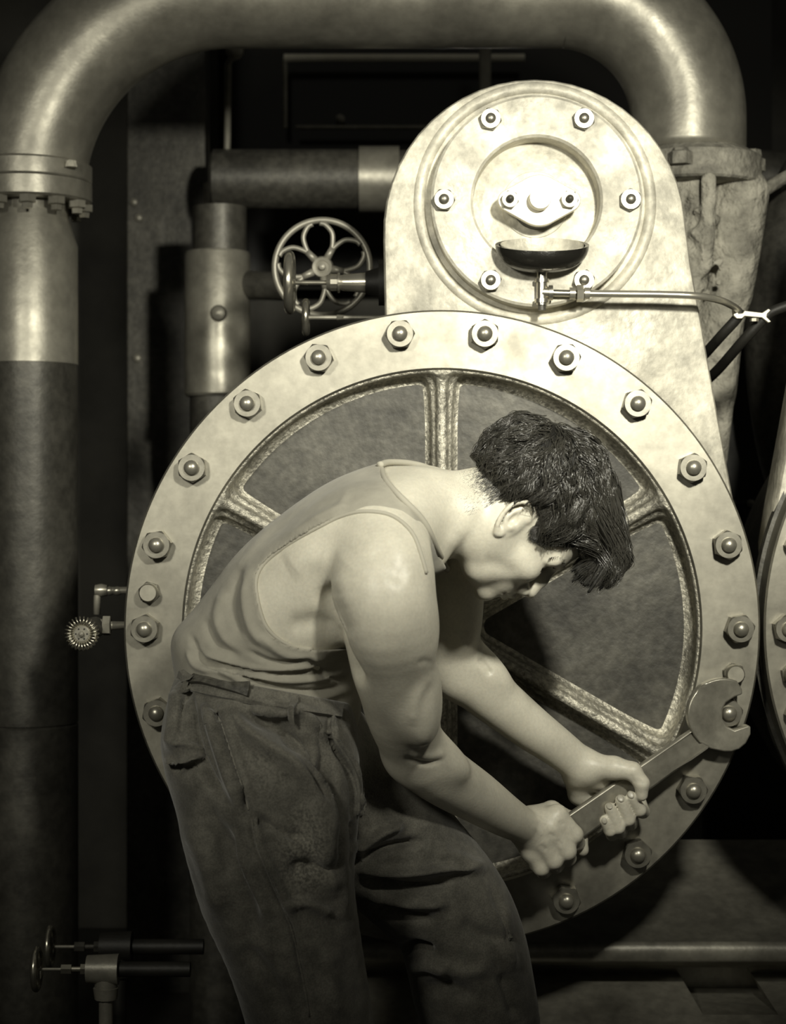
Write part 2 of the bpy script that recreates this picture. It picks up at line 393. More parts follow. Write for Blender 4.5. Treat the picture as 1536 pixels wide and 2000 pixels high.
# ------------------------------------------------------------ the pumps
YR = 3.0; ZC = P(864, 1227, YR).z; RO = M(622, YR); RI = M(505, YR); RB = .4605
def web_mesh():
    v = Vol((-RI-.012, 0, -RI-.012), (RI+.012, .09, RI+.012), .0036)
    X = v.ax[0][:, None, None]; Y = v.ax[1][None, :, None]; Z = v.ax[2][None, None, :]; R = np.sqrt(X*X+Z*Z)
    depth = .052-.012*np.exp(-((R-RI)/.03)**2)*0
    f = np.maximum(depth-Y, Y-.075).astype(np.float32)+0*X+0*Z
    def smin(a, b, k):
        h = np.maximum(k-np.abs(a-b), 0)/k; return np.minimum(a, b)-h*h*k*.25
    for i in range(6):
        t = math.radians(90+60*i); c, s = math.cos(t), math.sin(t); al = X*c+Z*s; pe = np.abs(-X*s+Z*c)
        flare = .006*np.clip((al-.30)/.1, 0, 1)**2
        base = np.maximum(np.maximum(pe-.016-flare, .030-Y), -al); f = smin(f, base, .016)
        q = np.sqrt(pe**2+np.maximum(.020-Y, 0)**2+np.maximum(-al, 0)**2)-.0085; f = smin(f, np.maximum(q, 0*R+.011-Y), .009)
    hub = np.maximum(R-.055, .012-Y); f = smin(f, hub, .02)
    wall = np.maximum(RI-.004-R, .004-Y); f = smin(f, wall, .022)
    f = np.maximum(f, Y-.075); f = np.maximum(f, R-(RI+.004)); v.f = f.astype(np.float32); return v.mesh(1)
WV, WF = web_mesh()
def pump(name, cx, mir, label, nuts):
    o = thing(name, label, 'pump', (cx, YR+.3, 0)); sg = -1 if mir else 1
    def X(px): return cx+sg*(P(px, 0, YR).x-P(864, 0, YR).x)
    # planed ring
    MB().lathe([(RI, .048), (RI, .004), (RI+.003, .0), (RO-.003, 0), (RO, .003), (RO, .052)], (cx, YR, ZC), (0, 1, 0), 200, cap=False).add([], []).build('cover_ring', m_ring, o, 30)
    V = WV.copy(); V[:, 0] *= 1; V += np.array((cx, YR+.001, ZC)); obj('ribbed_cover', V, WF, m_web, o, 180)
    MB().lathe([(RO-.01, .052), (RO+(.006 if mir else -.004), .056), (RO+(.006 if mir else -.004), .082), (RO-.02, .084), (RO-.03, .10), (RO-.03, .48), (.2, .50)], (cx, YR, ZC), (0, 1, 0), 128).build('drum', m_iron, o, 30)
    for k in nuts:
        a = math.radians(k*360/22); a = math.pi-a if mir else a
        nut((cx+RB*math.cos(a), YR, ZC+RB*math.sin(a)), .0235, .024, -a*1.0+random.uniform(-.5, .5), o, stud_r=.50, stud_h=.5)
    for ang in ((-8.8, 173) if not mir else (188.8,)):
        a = math.radians(ang); nut((cx+.458*math.cos(a), YR, ZC+.458*math.sin(a)), .0175, .012, .3, o, dome=0, name='cap_screw', sname='screw_head', stud_r=.82, stud_h=1.1, mats=(m_nut, m_ring))
    # housing
    YH = 3.055
    def H(px, py): p = P(px, py, YH); return (cx+sg*(p.x-P(864, 0, YR).x), p.y, p.z)
    out = [(756, 1000), (752, 612), (749, 470)]
    for i in range(0, 25):
        t = math.radians(176-i*(176-4)/24); out.append((1045+296*math.cos(t), 450-297*math.sin(t)))
    out += [(1352, 520), (1372, 630), (1402, 800), (1436, 985), (1448, 1060), (1440, 1300), (1100, 1500), (800, 1400)]
    def shrink(pts, d):
        r = []
        for i, p in enumerate(pts):
            a, b = np.array(pts[i-1]), np.array(pts[(i+1) % len(pts)]); t = (b-a)/(np.hypot(*(b-a))+1e-9); r.append((p[0]-t[1]*d*-1*-1, p[1]+t[0]*d*-1*-1) if False else (p[0]-t[1]*d, p[1]+t[0]*d))
        return r
    m = MB(); n = len(out)
    lay = [(shrink(out, 13), 0), (shrink(out, 4), .003), (out, .010), (out, .10), (shrink(out, 3), .105)]
    V = []; F = []
    for pts, dy in lay:
        for q in pts: p = H(*q); V.append((p[0], p[1]+dy, p[2]))
    for j in range(len(lay)-1):
        for i in range(n): k = (i+1) % n; F.append([j*n+i, j*n+k, (j+1)*n+k, (j+1)*n+i])
    F.append(list(range(n))); F.append([(len(lay)-1)*n+i for i in range(n)][::-1]); m.add(V, F).build('housing', m_paint, o, 40)
    if mir: return o
    bc = P(1048, 394, YH-.03); S = 3770/(YH-.03)
    c = (bc.x, YH, bc.z)
    # soft cast lip behind the cover, then the bearing cover with its stuffing recess
    MB().ring((c[0], YH+.004, c[2]+.002), M(226, YH), .010, n=128).build('cast_lip', m_paint, o, 180)
    R = M(206, YH-.03); r = M(124, YH-.03)
    MB().lathe([(R, .012), (R, -.039), (R-.004, -.042), (r+.004, -.042), (r, -.038), (r-.002, .006), (r-.010, .012), (.03, .010)], c, (0, 1, 0), 128, cap=False).build('bearing_cover', m_paint, o, 32)
    MB().lathe([(.058, .012), (.052, -.002), (.0, -.004)], c, (0, 1, 0), 64).build('stuffing_box', m_paint, o, 40)
    for i in range(6):
        a = math.radians(i*60); nut((c[0]+M(181, YH-.03)*math.cos(a), YH-.042, c[2]+M(181, YH-.03)*math.sin(a)), .0175, .014, .5+i*.9, o, stud_r=.46, stud_h=.55, mats=(m_nut, m_nut))
    # gland: rhombic flange
    yg = YH-.050; g = P(1054, 391, yg); gl = []
    hw, hh, er = M(60, yg), M(50, yg), M(21, yg)
    for cxx, rr, a0, a1 in ((hw, er, -62, 62), (0, hh, 62, 118), (-hw, er, 118, 242), (0, hh, 242, 298)):
        for t in range(9):
            a = math.radians(a0+(a1-a0)*t/8); gl.append((g.x+cxx+rr*math.cos(a), yg, g.z+rr*math.sin(a)))
    MB().prism(gl, (0, .014, 0)).build('gland', m_gland, o, 30, .0015)
    MB().lathe([(.040, 0), (.038, -.036), (.03, -.036)], (g.x, YH+.01, g.z), (0, 1, 0), 48).build('gland_sleeve', m_iron, o)
    for sx in (-1, 1): nut((g.x+sx*M(58, yg), yg, g.z), .0145, .012, .2+sx, o, stud_r=.42, stud_h=1.1, mats=(m_dullmetal, m_iron), name='gland_nut')
    MB().lathe([(M(21.5, yg), .0), (M(21.5, yg), -.020), (M(20, yg), -.022)], (g.x, yg, g.z), (0, 1, 0), 48).build('shaft_end', m_gland, o)
    # drip cup: half bowl, open at the top
    yc = 2.985; cc = P(1060, 478, yc); a_, b_, d_ = M(92, yc), .045, M(56, yc); V = []; F = []; n1, n2 = 40, 10
    for lay_ in (1.0, .92):
        for j in range(n2+1):
            ph = math.pi/2*j/n2
            for i in range(n1):
                t = 2*math.pi*i/n1; rr = math.cos(ph)**.8
                V.append((cc.x+a_*lay_*rr*math.cos(t), YH-.042-b_*.5+b_*lay_*rr*math.sin(t)*.98, cc.z-d_*lay_*math.sin(ph)+.016*rr*math.sin(t)*math.cos(ph)+(.001 if lay_ == 1 else 0)))
    def id_(l, j, i): return l*(n2+1)*n1+j*n1+i % n1
    for j in range(n2):
        for i in range(n1):
            F.append([id_(0, j, i), id_(0, j, i+1), id_(0, j+1, i+1), id_(0, j+1, i)]); F.append([id_(1, j, i), id_(1, j+1, i), id_(1, j+1, i+1), id_(1, j, i+1)])
    for i in range(n1): F.append([id_(0, 0, i), id_(1, 0, i), id_(1, 0, i+1), id_(0, 0, i+1)])
    MB().add(V, F).build('drip_cup', m_bowl, o, 60); nb = (n2+1)*n1
    LV = [(cc.x+(v_[0]-cc.x)*.97, v_[1], v_[2]+.0015) for v_ in V[nb:]]; LF = [[id_(0, j, i), id_(0, j+1, i), id_(0, j+1, i+1), id_(0, j, i+1)] for j in range(n2) for i in range(n1)]
    MB().add(LV, LF).build('cup_lit_inside', m_paint, o, 60)  # added pale shell: the lit inside of the dark cup, put into the colour
    return o
pump1 = pump('circulating_pump', P(864, 0, YR).x, False, 'big pump with pale bolted ring cover behind the bending man', range(22))
pump2 = pump('circulating_pump', P(1493, 0, YR).x+RO, True, 'neighbouring pump cut off by the right edge of the photo, only its rim showing', [8, 9, 10, 11, 12, 0, 1, 2, 21, 20, 19, 18, 3, 4])

# ------------------------------------------------------------ oil pipe with tee
def tb(pts): return [P(*p) for p in pts]
t = thing('oil_pipe', 'thin copper oil pipe with tee and union nut under the drip cup', 'pipe', P(1060, 572, 3.0))
yo = 3.0
m = MB(); m.tube(tb([(1059, 530, yo), (1059, 596, yo)]), .0085, 20); m.tube(tb([(1059, 545, yo), (1059, 552, yo)]), .0115, 20); m.tube(tb([(1059, 584, yo), (1059, 592, yo)]), .0115, 20)
m.tube(tb([(1059, 571, yo), (1078, 572, yo)]), .0095, 20); m.tube(tb([(1072, 572, yo), (1080, 572, yo)]), .012, 20)
m.build('tee', m_brass, t)
MB().tube(tb([(1059, 594, yo), (1059, 606, yo)]), .006, 14).build('drain_plug', m_iron, t)
MB().tube(tb([(1078, 572, yo), (1125, 573, yo)]), .0055, 16).build('nipple', m_brass, t)
MB().tube(tb([(1113, 573, yo), (1124, 573, yo)]), .0095, 16).tube(tb([(1127, 573, yo), (1140, 573, yo)]), .0135, 6).tube(tb([(1142, 573, yo), (1152, 573, yo)]), .0095, 16).build('union_nut', m_tube, t, 25)
MB().tube([Vector(q) for q in spline([P(*q) for q in [(1135, 573, yo), (1200, 574, yo), (1290, 575, yo), (1360, 578, yo), (1405, 586, yo+.02), (1432, 598, yo+.06), (1444, 607, yo+.10)]], 8)], M(7.2, yo), 18).build('tube', m_tube, t, 180)
t = thing('pipe_clip', 'bright double-ended clip holding two dark oil hoses', 'clip', P(1470, 612, 3.08))
yk = 3.085
cl = [(1432, 604), (1436, 598), (1444, 600), (1441, 606), (1443, 613), (1452, 612), (1455, 607), (1490, 611), (1502, 603), (1506, 606), (1499, 613), (1498, 619), (1507, 628), (1502, 630), (1489, 620), (1455, 617), (1450, 622), (1440, 622), (1434, 616)]
MB().prism([P(a, b, yk) for a, b in cl], (0, .012, 0)).build('clip_bar', m_gland, t, 30, .001)
MB().tube(tb([(1474, 622, yk), (1474, 628, yk)]), .007, 6).build('clip_screw', m_tube, t, 25)
for nm, pts, lb in (('oil_hose', [(1446, 606, 3.10), (1440, 622, 3.10), (1410, 655, 3.12), (1370, 700, 3.2), (1330, 745, 3.3)], 'dark oil hose falling behind the pale housing, left of two'),
                ('oil_hose', [(1560, 590, 3.10), (1510, 608, 3.10), (1490, 625, 3.10), (1450, 668, 3.12), (1400, 725, 3.2), (1360, 760, 3.3)], 'dark oil hose entering from the right photo edge below the clip')):
    tag(MB().tube([Vector(q) for q in spline([P(*q) for q in pts], 6)], .0085, 12).build(nm, m_black, None, 180), lb, 'hose', 'oil hoses in the clip')

# ------------------------------------------------------------ overhead bent pipe
YP = 3.62
def pp(x, y): return P(x, y, YP)
t = thing('overhead_pipe', 'huge satin grey pipe arching overhead and down the left side', 'pipe', P(55, 2900, YP))
path = [(55, 345)]+[(450+395*math.cos(math.radians(a)), 350-395*math.sin(math.radians(a))) for a in range(180, 89, -6)]
path = [(x, y+25*(1-0)) if y < 345 else (x, y) for x, y in path]
path += [(600, -20), (850, -20), (1000, -20)]+[(1090+255*math.cos(math.radians(a)), 235-255*math.sin(math.radians(a))) for a in range(90, -1, -6)]+[(1345, 300)]
pts = [Vector(q) for q in spline([pp(*q) for q in path], 4)]
MB().tube(pts, M(112, YP), 64).build('bent_section', m_pipe, t, 180)
c0 = pp(55, 0)
def vl(prof, m, name, cx=None, y=YP, par=None, n=64, sm=30):
    """vertical turned shape: prof = (px radius, py)"""
    c = P(cx, 0, y); MB().lathe([(M(r, y), P(0, py, y).z) for r, py in prof], (c.x, y, 0), (0, 0, 1), n).build(name, m, par or t, sm)
vl([(94, 300), (108, 318), (124, 326), (124, 355), (122, 358)], m_pipe, 'flange', 55)
vl([(119, 358), (124, 360), (124, 394), (118, 398), (80, 398)], m_pipe, 'flange', 55)
vl([(76, 396), (79, 430), (96, 480), (97, 712), (94, 714)], m_pipe, 'upper_pipe', 55)
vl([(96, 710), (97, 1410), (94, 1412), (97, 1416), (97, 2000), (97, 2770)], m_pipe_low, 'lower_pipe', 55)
for a in range(12):
    q = math.radians(a*30+10); c = P(55, 398, YP); s = M(108, YP)
    MB().lathe([(.017, 0), (.017, -.013), (.011, -.015), (.010, -.024)], (c.x+s*math.cos(q), c.y+s*math.sin(q), c.z), (0, 0, 1), 6).build('flange_bolt', m_pipe, t, 25)
MB().lathe([(.012, 0), (.010, .012), (.002, .015)], P(139, 327, YP-.085), (0, 0, 1), 16).build('flange_bolt', m_crust_w, t, 40)
# right end of the pipe: crusted flange and casting
t = thing('pipe_casting', 'lime-crusted pipe flange and flared casting behind the pale housing', 'pipe', P(1345, 2770, YP))
vl([(108, 296), (118, 302), (135, 312), (135, 362), (130, 366), (80, 368)], m_crust, 'flange', 1352)
MB().lathe([(.024, 0), (.024, .022), (.018, .025), (.016, .04)], P(1470, 335, YP-.02), (0, 0, 1), 6).build('flange_bolt', m_crust, t, 25)
MB().lathe([(.024, 0), (.024, .022), (.018, .025), (.016, .03)], P(1330, 322, YP-.12), (0, 0, 1), 6).build('flange_bolt', m_crust, t, 25)
v = Vol(P(1300, 1000, 3.3)-Vector((.02, .0, .1)), P(1560, 330, 3.95)+Vector((.02, 0, .02)), .006)
for st in ([(1440, 372, 3.60, .045), (1425, 470, 3.60, .050), (1415, 560, 3.6, .045), (1400, 640, 3.6, .04), (1395, 760, 3.6, .035)],
           [(1365, 360, 3.55, .026), (1355, 470, 3.54, .026), (1350, 560, 3.53, .024), (1345, 640, 3.52, .02)],
           [(1385, 350, 3.50, .014), (1382, 470, 3.50, .014), (1378, 520, 3.50, .012)],
           [(1330, 345, 3.56, .02), (1335, 470, 3.56, .025), (1345, 600, 3.55, .02)]):
    chain(v, st, .01, 3)
v.add(eseg(P(1450, 380, 3.6), P(1440, 580, 3.6), M(52, 3.6), M(28, 3.6), .06, .045), k=.02)
v.add(eseg(P(1420, 620, 3.6), P(1400, 900, 3.62), M(32, 3.6), M(20, 3.6), .05, .04), k=.02)
for i in range(60):
    a = random.uniform(0, 1); px_ = random.choice([1360, 1378, 1405, 1352])+random.uniform(-10, 10); py_ = 380+a*230
    v.add(ball(P(px_, py_, 3.50+random.uniform(0, .03)), random.uniform(.004, .010)), k=.008)
V, F = v.mesh(1); obj('casting', V, F, m_crust_w, t, 180)
t = thing('suction_elbow', 'dark curved pipe elbow at the right edge beside the crusted casting', 'pipe', P(1550, 2770, 3.7))
MB().tube([Vector(q) for q in spline([P(*q) for q in [(1640, 300, 3.75), (1575, 420, 3.72), (1548, 540, 3.70), (1540, 680, 3.70), (1560, 850, 3.72), (1600, 1000, 3.75)]], 8)], M(84, 3.72), 48).build('elbow', m_iron, t, 180)
MB().tube([P(1640, 290, 3.62), P(1525, 352, 3.60), P(1490, 374, 3.58)], .012, 12).build('tie_rod', m_crust, t)

# ------------------------------------------------------------ background plant
t = thing('glazed_panel', 'dark glazed switchboard panel with thin bright rails under the arch', 'panel', P(800, 2600, 5.0))
yb = 4.9
MB().box(P(425, 560, yb+.1), P(1500, -200, yb+.16)).build('board', m_glass, t, 0, .004)
MB().tube([P(555, 113, yb), P(1025, 113, yb)], .010, 10).build('top_rail', m_gland, t)
MB().tube([P(557, 113, yb), P(557, 250, yb)], .006, 10).build('side_rail', m_dullmetal, t)
MB().tube([P(578, 249, yb), P(860, 249, yb)], .006, 10).build('bottom_rail', m_dullmetal, t)
MB().lathe([(.012, 0), (.012, -.02), (.004, -.026)], P(665, 235, yb+.1), (0, 1, 0), 16).build('knob', m_dullmetal, t)
tag(MB().tube([Vector((P(948, 0, 4.4).x, 4.4, 0)), P(948, -60, 4.4)], .014, 16).build('conduit', m_dullmetal, None, 180), 'thin vertical conduit just above the pale housing top', 'pipe')
m = MB().lathe([(.018, 0), (.020, -.015), (.010, -.026)], P(460, 102, 4.2), (0, 1, 0), 20); m.tube([P(460, 102, 4.2), P(446, 125, 4.25), P(444, 300, 4.3)], .008, 10)
tag(m.build('bell_pull', m_dullmetal, None, 60), 'small round knob on a rod under the arching pipe', 'knob')
t = thing('iron_column', 'flat dark riveted iron column left of the background pipes', 'column', P(320, 2650, 4.5))
MB().box(P(247, 2650, 4.5), P(410, -150, 4.6)).build('plate', m_iron, t, 0, .004)
for q in ((262, 395), (271, 426), (268, 700), (262, 150)): MB().lathe([(.010, 0), (.008, -.006), (.002, -.009)], P(*q, 4.5), (0, 1, 0), 16).build('rivet', m_dullmetal, t)
t = thing('cross_pipe', 'dim horizontal steam pipe behind the handwheels with a bright collar', 'pipe', P(580, 350, 4.3))
MB().tube([P(412, 350, 4.3), P(418, 350, 4.3), P(702, 350, 4.3)], [M(50, 4.3), M(58, 4.3), M(58, 4.3)], 40).build('pipe_run', m_iron, t)
MB().tube([P(432, 360, 4.36), Vector((P(432, 0, 4.36).x, 4.36, 0))], .04, 20).build('support_leg', m_iron, t)
MB().tube([P(780, 350, 4.3), P(1700, 350, 4.3)], M(56, 4.3), 40).build('pipe_run', m_iron, t)
MB().tube([P(702, 350, 4.3), P(780, 350, 4.3)], M(64, 4.3), 40).build('collar', m_pipe, t)
t = thing('standing_pipe', 'blurred upright pipe with sleeve left of the spoked handwheel', 'pipe', P(420, 2650, 4.1))
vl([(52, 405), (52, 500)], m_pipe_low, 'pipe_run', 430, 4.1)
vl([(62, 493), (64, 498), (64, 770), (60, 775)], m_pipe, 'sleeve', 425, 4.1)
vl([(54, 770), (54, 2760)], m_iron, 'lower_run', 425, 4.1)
MB().lathe([(.018, 0), (.014, -.01), (.004, -.014)], P(427, 612, 4.1-.07), (0, 1, 0), 14).build('boss', m_pipe, t)
MB().tube([P(455, 555, 4.1), P(560, 560, 4.05)], .03, 24).build('branch', m_pipe_low, t)
# handwheel facing us
yw = 3.42
t = thing('handwheel_valve', 'round handwheel with five forked spokes facing out, left of the housing', 'valve', P(630, 518, yw))
c = P(630, 523, yw); R = M(93, yw)
MB().ring(c, R, M(6.5, yw), n=96).build('rim', m_dullmetal, t, 180)
for i in range(5):
    a = math.radians(62+72*i); d = lambda r, q: Vector((c.x+r*math.cos(q), c.y-.004, c.z+r*math.sin(q)))
    m = MB()
    m.tube([d(R*.2, a), d(R*.34, a), d(R*.46, a)], [M(8, yw), M(7, yw), M(6.5, yw)], 12)
    for sgn in (-1, 1):
        m.tube([Vector(q) for q in spline([d(R*.40, a), d(R*.56, a+sgn*.13), d(R*.74, a+sgn*.42), d(R*.90, a+sgn*.36)] if False else [d(R*.42, a), d(R*.58, a+sgn*.10), d(R*.76, a+sgn*.22), d(R*.90, a+sgn*.42), d(R*.93, a+sgn*.55)], 4)], M(5, yw), 12)
    m.build('spoke', m_dullmetal, t, 180)
MB().lathe([(M(20, yw), .012), (M(22, yw), -.006), (M(19, yw), -.012), (M(13, yw), -.010), (M(12, yw), -.008), (M(7, yw), -.010), (M(6, yw), -.018), (.001, -.02)], c, (0, 1, 0), 40).build('hub', m_dullmetal, t)
MB().tube([c, P(640, 520, 3.9)], .012, 14).build('stem', m_iron, t)
def side_wheel(name, label, y, wx, wy, wr, stem, rim_r=.009, mt=None, vis=None, group=None):
    """valve whose wheel is seen edge-on at the left end of a horizontal stem; stem: [(x0,x1,radius px,material,part,sides)]"""
    t = thing(name, label, 'valve', P(wx, wy, y), group)
    MB().ring(P(wx, wy, y), M(wr, y), rim_r, axis=(1, 0, .0), n=64).build('rim', m_brass, t, 180)
    m = MB()
    for i in range(4):
        a = i*math.pi/2+.4; p = P(wx, wy, y); m.tube([p, p+Vector((.0, math.cos(a), math.sin(a)))*M(wr, y)], .004, 8)
    m.build('spokes', m_dullmetal, t)
    for x0, x1, r0, r1, mm, nm, n in stem:
        MB().tube([P(x0, wy, y), P(x1, wy, y)], [M(r0, y), M(r1, y)], n).build(nm, mm, t, 28)
    return t
side_wheel('stop_valve', 'brass stop valve seen edge-on in front of the spoked handwheel', 3.20, 566, 552, 52,
    [(566, 645, 4.5, 4.5, m_brass, 'stem', 14), (570, 578, 14, 6, m_brass, 'wheel_nut', 12), (638, 646, 14, 17, m_brass, 'packing_nut', 20), (646, 660, 17, 17, m_brass, 'packing_nut', 12), (660, 664, 20, 20, m_brass, 'collar', 24), (664, 670, 15, 15, m_brass, 'collar', 24), (670, 714, 16, 20, m_brass, 'bonnet', 28), (714, 740, 22, 30, m_black, 'valve_body', 24), (740, 830, 45, 45, m_black, 'valve_body', 24)], .0085)
side_wheel('drain_valve', 'small valve seen edge-on just above the ring, below the handwheel', 3.30, 598, 620, 30,
    [(598, 658, 4, 4, m_dullmetal, 'stem', 12), (658, 672, 6, 5, m_brass, 'packing_nut', 8), (672, 760, 4, 4, m_dullmetal, 'pipe', 12)], .006)
# lower left pair
for (x, y_, wx, wy, lb, wr) in ((0, 3.0, 72, 1893, 'nearer edge-on brass valve in the bottom left corner', 38), (0, 3.25, 98, 1849, 'farther edge-on valve above its twin in the bottom left corner', 36)):
    mm = m_brass if wy > 1870 else m_iron
    tt = side_wheel('gate_valve', lb, y_, wx, wy, wr, [(wx, wx+48, 3, 3, m_dullmetal, 'stem', 12), (wx+48, wx+68, 10, 10, mm, 'packing_nut', 6), (wx+68, wx+88, 5, 5, mm, 'neck', 12), (wx+86, wx+98, 11, 11, mm, 'hexagon_nut', 6), (wx+98, wx+160, 27, 30, m_bed if wy > 1870 else m_black, 'valve_body', 24), (wx+160, wx+300, 15, 15, m_black, 'pipe', 16)], .005)
    MB().tube([P(wx+135, wy+10, y_), P(wx+135, wy+35, y_), P(wx+135, wy+36, y_), P(wx+135, wy+58, y_)], [M(22, y_), M(22, y_), M(25, y_), M(22, y_)], 12).build('outlet_nut', m_bed if wy > 1870 else m_black, tt)
    MB().tube([P(wx+135, wy+50, y_), Vector((P(wx+135, 0, y_).x, y_, 0))], M(14, y_), 16).build('outlet_pipe', m_bed if wy > 1870 else m_black, tt)
# coil-rimmed gauge cock left of the ring
yg = 3.02; t = thing('gauge_cock', 'small cock with coiled wire handwheel left of the ring', 'valve', P(160, 1236, yg)); c = P(160, 1238, yg)
m = MB(); n = 26; pts = []
for i in range(n*14+1):
    a = 2*math.pi*i/(n*14); q = a*n; rr = M(25, yg)+M(8, yg)*math.cos(q); pts.append((c.x+rr*math.cos(a), c.y+M(8, yg)*math.sin(q), c.z+rr*math.sin(a)))
m.tube(pts, M(1.8, yg), 6).build('wire_coil', m_brass, t, 180)
MB().lathe([(M(18, yg), .004), (M(18, yg), -.002), (M(14, yg), -.004), (M(6, yg), -.004), (M(5, yg), -.012), (.001, -.014)], c, (0, 1, 0), 32).build('wheel_disc', m_dullmetal, t)
m = MB()
for i in range(6): a = i*math.pi/3; m.lathe([(M(1.8, yg), 0), (M(1.6, yg), -.001)], (c.x+M(11, yg)*math.cos(a), c.y-.004, c.z+M(11, yg)*math.sin(a)), (0, 1, 0), 10)
m.build('disc_holes', m_black, t)
MB().lathe([(M(12, yg), 0), (M(21, yg), .02), (M(21, yg), .04), (M(17, yg), .045)], P(178, 1228, yg+.02), (0, 1, 0), 28).build('bonnet', m_iron, t)
MB().tube([P(178, 1225, yg+.05), P(205, 1222, yg+.05)], .011, 16).tube([P(202, 1222, yg+.05), P(216, 1222, yg+.05)], M(20, yg), 6).tube([P(216, 1222, yg+.05), P(262, 1220, yg+.06)], [M(9, yg), M(6, yg)], 16).tube([P(262, 1220, yg+.06), P(340, 1220, yg+.09)], .006, 12).build('spindle', m_dullmetal, t, 28)
t = thing('oil_nipple', 'tiny dark elbow fitting above the coil-wheel cock', 'fitting', P(196, 1154, 3.15))
MB().tube([P(189, 1200, 3.15), P(190, 1165, 3.15), P(193, 1155, 3.15), P(200, 1153, 3.15), P(345, 1153, 3.15)], .006, 12).build('elbow_tube', m_dullmetal, t, 180)
MB().lathe([(.009, -.01), (.011, 0), (.009, .01)], P(198, 1153, 3.15), (1, 0, 0), 14).lathe([(.006, -.006), (.008, 0), (.006, .006)], P(214, 1154, 3.15), (1, 0, 0), 14).lathe([(.006, -.006), (.008, 0), (.006, .006)], P(229, 1154, 3.15), (1, 0, 0), 14).build('joint_beads', m_tube, t, 60)

# ------------------------------------------------------------ bed plate, lower right
t = thing('bed_plate', 'dark iron bed plate with rounded bead and slot under the pumps', 'bed plate', P(1200, 2500, 3.4))
x0, x1 = P(600, 0, 3.4).x, 1.9
def Z(py, y): return P(0, py, y).z
pr = [(3.62, Z(1640, 3.62)), (3.30, Z(1840, 3.30))]
for i in range(9):
    a = math.radians(60+i*20); pr.append((3.30-.012-.012*math.sin(math.radians(i*22.5)), Z(1856, 3.30)+.018*math.cos(math.radians(i*22.5))))
pr += [(3.36, Z(1885, 3.36)), (3.40, Z(1900, 3.4)), (3.34, Z(1925, 3.34)), (3.18, Z(2040, 3.18)), (3.18, 0), (3.62, 0)]
MB().prism([(x0, a, b) for a, b in pr], (x1-x0, 0, 0)).build('bed', m_bed, t, 40)
bed = bpy.data.objects['bed']
cut = MB().prism([P(1350, 1937, 3.2)+Vector((0, -.1, 0)), P(1500, 1937, 3.2)+Vector((0, -.1, 0)), P(1535, 2000, 3.2)+Vector((0, -.1, 0)), P(1385, 2000, 3.2)+Vector((0, -.1, 0))], (0, .35, 0))
def boolcut(o, mbx):
    c = mbx.build('cutter', None, None, 0); b = o.modifiers.new('cut', 'BOOLEAN'); b.operation = 'DIFFERENCE'; b.object = c; b.solver = 'EXACT'
    bpy.context.view_layer.update(); dg = bpy.context.evaluated_depsgraph_get(); me = bpy.data.meshes.new_from_object(o.evaluated_get(dg)); o.modifiers.remove(b)
    me.materials.clear(); me.materials.append(m_bed); o.data = me; bpy.data.objects.remove(c)
boolcut(bed, cut)
MB().box(P(1310, 1990, 3.42), P(1520, 2050, 3.5)).build('slot_shelf', m_bed, t, 0)
# riveted plate right, behind
t = thing('riveted_plate', 'dark riveted plate seen in the gap between the two pumps', 'plate', P(1490, 2650, 3.95))
MB().box(P(1380, 2650, 3.95), P(1800, 560, 4.0)).build('plate', m_black, t, 0)
MB().box(P(1380, 984, 3.945), P(1800, 976, 3.95)).build('seam_strip', m_iron, t, 0)
for q in ((1467, 983), (1504, 983), (1528, 843), (1498, 1020), (1545, 983), (1430, 983)): MB().lathe([(.008, 0), (.007, -.005), (.002, -.008)], P(*q, 3.94), (0, 1, 0), 14).build('rivet', m_dullmetal, t)
# ------------------------------------------------------------ wrench
def wy(px): return 2.972-(1412-px)*.00030 if px < 1372 else 2.972
t = thing('open_end_wrench', 'large open-ended steel wrench gripped in both hands on a ring nut', 'wrench', P(1250, 1500, 2.93))
def flat(name, pts, th, bev):
    n = len(pts); V = [P(a, b, wy(a)-th/2) for a, b in pts]; V += [p+Vector((0, th, 0)) for p in V]
    F = [list(range(n)), [n+i for i in range(n)][::-1]]+[[i, n+i, n+(i+1) % n, (i+1) % n] for i in range(n)]
    return MB().add(V, F).build(name, m_wrench, t, 30, bev)
tx, ty = .824, -.567; nx, ny = .567, .824
hd = [(1038, 1641)]+[(1038+i*317/10, 1641-i*218/10) for i in range(1, 11)]+[(1366, 1412), (1385, 1400), (1412, 1440), (1392, 1456), (1381, 1463)]+[(1381-i*308/10, 1463+i*224/10) for i in range(1, 11)]
flat('handle', hd, .018, .0035)
H = (1414, 1396)
up = [(H[0]+70*math.cos(math.radians(a)), H[1]-71*math.sin(math.radians(a))) for a in range(250, 61, -7)]
hd = up+[(1450, 1346), (1451, 1356), (1436, 1361), (1419, 1372), (1412, 1385), (1412, 1404), (1420, 1419), (1436, 1426), (1462, 1417), (1467, 1419), (1467, 1434), (1458, 1452), (1445, 1463), (1430, 1468), (1415, 1468)]
flat('jaw', hd, .026, .004)

# ------------------------------------------------------------ the man: body volume
HH = .0026
vol = Vol((-.34, 2.33, .545), (.42, 2.99, 1.27), HH)
SD = (.02, 1, 0)
spine = [(512, 1430, 2.655, .100, .145), (522, 1350, 2.65, .102, .138), (530, 1280, 2.64, .105, .135), (570, 1200, 2.625, .105, .145), (640, 1120, 2.61, .096, .155), (710, 1055, 2.60, .084, .158), (765, 1035, 2.60, .076, .140)]
echain(vol, spine, .02, 8, SD, .006)
